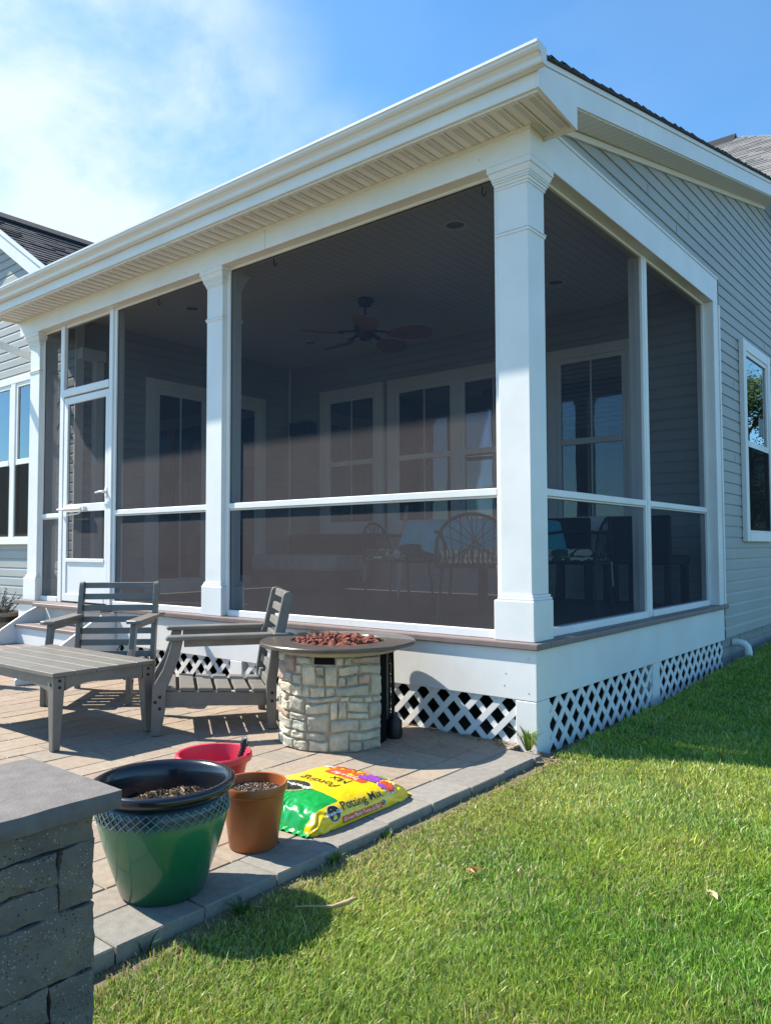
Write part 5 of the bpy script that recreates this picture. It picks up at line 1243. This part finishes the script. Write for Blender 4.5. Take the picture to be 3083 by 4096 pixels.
# ------------------------------------------------------------------ bits on the ground
m = MB(); zz = lambda x_, y_: float(lawn_z(x_, y_))
m.tube([(0.30, -2.20, zz(.3, -2.2)+0.035), (0.36, -2.16, zz(.36, -2.16)+0.040), (0.405, -2.135, zz(.4, -2.13)+0.042), (0.44, -2.10, zz(.44, -2.1)+0.055), (0.455, -2.075, zz(.45, -2.07)+0.065)], [0.002, 0.0035, 0.006, 0.009, 0.002], 6)
tag(m.build('dry_twig', STRAW, smooth=60), 'tan dry twig lying on the grass by the green pot', 'twig')
def tuft(x_, y_, n, h, col, lab, z=None):
    mb = MB(); z = zz(x_, y_) if z is None else z
    for i in range(n):
        a = random.random()*6.283; l_ = h*random.uniform(.5, 1); dx, dy = math.cos(a), math.sin(a); w_ = random.uniform(.003, .006); le = random.uniform(.3, .9)*l_
        b0 = Vector((x_+dx*0.012, y_+dy*0.012, z)); s_ = Vector((-dy, dx, 0))*w_; b1 = b0+Vector((dx*le*.4, dy*le*.4, l_*.65)); b2 = b0+Vector((dx*le, dy*le, l_*.9))
        mb.add([b0-s_*.6, b0+s_*.6, b1+s_, b1-s_, b2], [(0, 1, 2, 3), (3, 2, 4)], 0, tuple(np.array(col)*random.uniform(.7, 1.3)))
    return tag(mb.build('weed', GRASSM), lab, 'weed', 'weeds')
tuft(-0.03, -0.05, 40, 0.16, (0.13, 0.20, 0.03), 'spiky weed at the foot of the porch corner post', -0.01)
tuft(0.16, -2.30, 30, 0.075, (0.045, 0.13, 0.03), 'leafy weed in the shade of the green glazed pot')
tuft(0.115, -1.82, 22, 0.055, (0.13, 0.22, 0.03), 'small weed at the paver edge nearest the orange pot')
tuft(0.115, -1.50, 16, 0.05, (0.14, 0.22, 0.03), 'small weed at the paver edge beside the bag')
tuft(0.10, -2.62, 16, 0.06, (0.06, 0.15, 0.03), 'small weed at the paver edge by the seat wall')
def leaf_bit(mb, x_, y_, z_, l_, col):
    a = random.random()*6.283; d_ = Vector((math.cos(a), math.sin(a), random.uniform(-.15, .3))); s_ = Vector((-math.sin(a), math.cos(a), random.uniform(-.3, .3))); c_ = Vector((x_, y_, z_)); k_ = random.uniform(.25, .5)
    mb.add([c_-d_*l_, c_-s_*l_*k_+Vector((0, 0, l_*.25)), c_+d_*l_, c_+s_*l_*k_+Vector((0, 0, l_*.2)), c_], [(0, 1, 4), (1, 2, 4), (2, 3, 4), (3, 0, 4)], 0, tuple(np.array(col)*random.uniform(.6, 1.3)))
lm = MB()
for i in range(70):
    x_ = random.uniform(-0.75, -0.12); leaf_bit(lm, x_, -0.02-abs(random.gauss(0, 0.035)), 0.010, random.uniform(.008, .022), (0.30, 0.20, 0.10))
for i in range(60): leaf_bit(lm, -0.62+random.gauss(0, 0.16), -0.42+random.gauss(0, 0.14), 0.006, random.uniform(.004, .012), random.choice([(0.30, 0.20, 0.10), (0.05, 0.04, 0.03), (0.5, 0.46, 0.4)]))
for i in range(60): leaf_bit(lm, random.uniform(-0.1, 0.2), -0.14+random.gauss(0, 0.07), -0.015, random.uniform(.008, .02), (0.34, 0.24, 0.13))
for i in range(50): leaf_bit(lm, random.uniform(-3.5, 0.05), random.uniform(-2.6, -0.1), 0.004, random.uniform(.003, .008), random.choice([(0.30, 0.20, 0.10), (0.10, 0.08, 0.05)]))
lo_ = lm.build('leaf_litter', CHIP); lo_['kind'] = 'stuff'
for x_, y_, l_, col, lab in ((0.62, -1.62, 0.026, (0.50, 0.24, 0.09), 'curled orange brown dry leaf lying on the lawn'), (1.33, -1.30, 0.024, (0.55, 0.45, 0.25), 'pale straw coloured dry leaf lying on the lawn')):
    q = MB()
    for k_ in range(3): leaf_bit(q, x_+random.gauss(0, .012), y_+random.gauss(0, .012), zz(x_, y_)+0.045, l_, col)
    tag(q.build('dry_leaf', CHIP), lab, 'leaf')
# ------------------------------------------------------------------ trees past the house (mirrored in the far window)
def tree(x_, y_, h, r, seed, lab):
    random.seed(seed); t_ = thing('tree', lab, 'tree', (x_, y_, 0.2))
    m = MB(); m.tube([(0, 0, -0.3), (0.05, 0, h*.25), (-0.1, 0.1, h*.5), (0.1, 0, h*.85)], [0.22, 0.17, 0.11, 0.03], 10); tips = []
    for i in range(22):
        a = random.random()*6.283; z = h*random.uniform(.12, .8); l_ = r*random.uniform(.5, 1)*(1.1-z/h*.6); e = Vector((math.cos(a)*l_, math.sin(a)*l_, z+l_*random.uniform(.3, .7))); m.tube([(0, 0, z), (e.x*.5, e.y*.5, z+(e.z-z)*.6), e], [0.07, 0.05, 0.015], 6); tips += [e, Vector((e.x*.6, e.y*.6, z+(e.z-z)*.7))]
    m.build('trunk', BARK, t_, smooth=60); lv = MB()
    for e in tips:
        for k_ in range(6):
            c0 = e+Vector((random.gauss(0, .35), random.gauss(0, .35), random.gauss(0, .3))); cc = np.array((0.06, 0.115, 0.022))*random.uniform(.5, 1.5)
            for q in range(75):
                c_ = c0+Vector((random.gauss(0, .22), random.gauss(0, .22), random.gauss(0, .18))); d_ = Vector((random.gauss(0, 1), random.gauss(0, 1), random.gauss(0, .6))).normalized(); s_ = d_.orthogonal().normalized()*0.035
                lv.add([c_, c_+d_*0.05+s_, c_+d_*0.12, c_+d_*0.05-s_], [(0, 1, 2, 3)], 0, tuple(cc*random.uniform(.8, 1.2)))
    lv.build('crown', LEAFM, t_)
tree(5.6, 27.0, 8.0, 3.0, 5, 'leafy tree beyond the house, mirrored in the far window')
tree(9.5, 31.0, 7.0, 3.2, 6, 'second leafy tree further beyond the house on the lawn')
print('done')
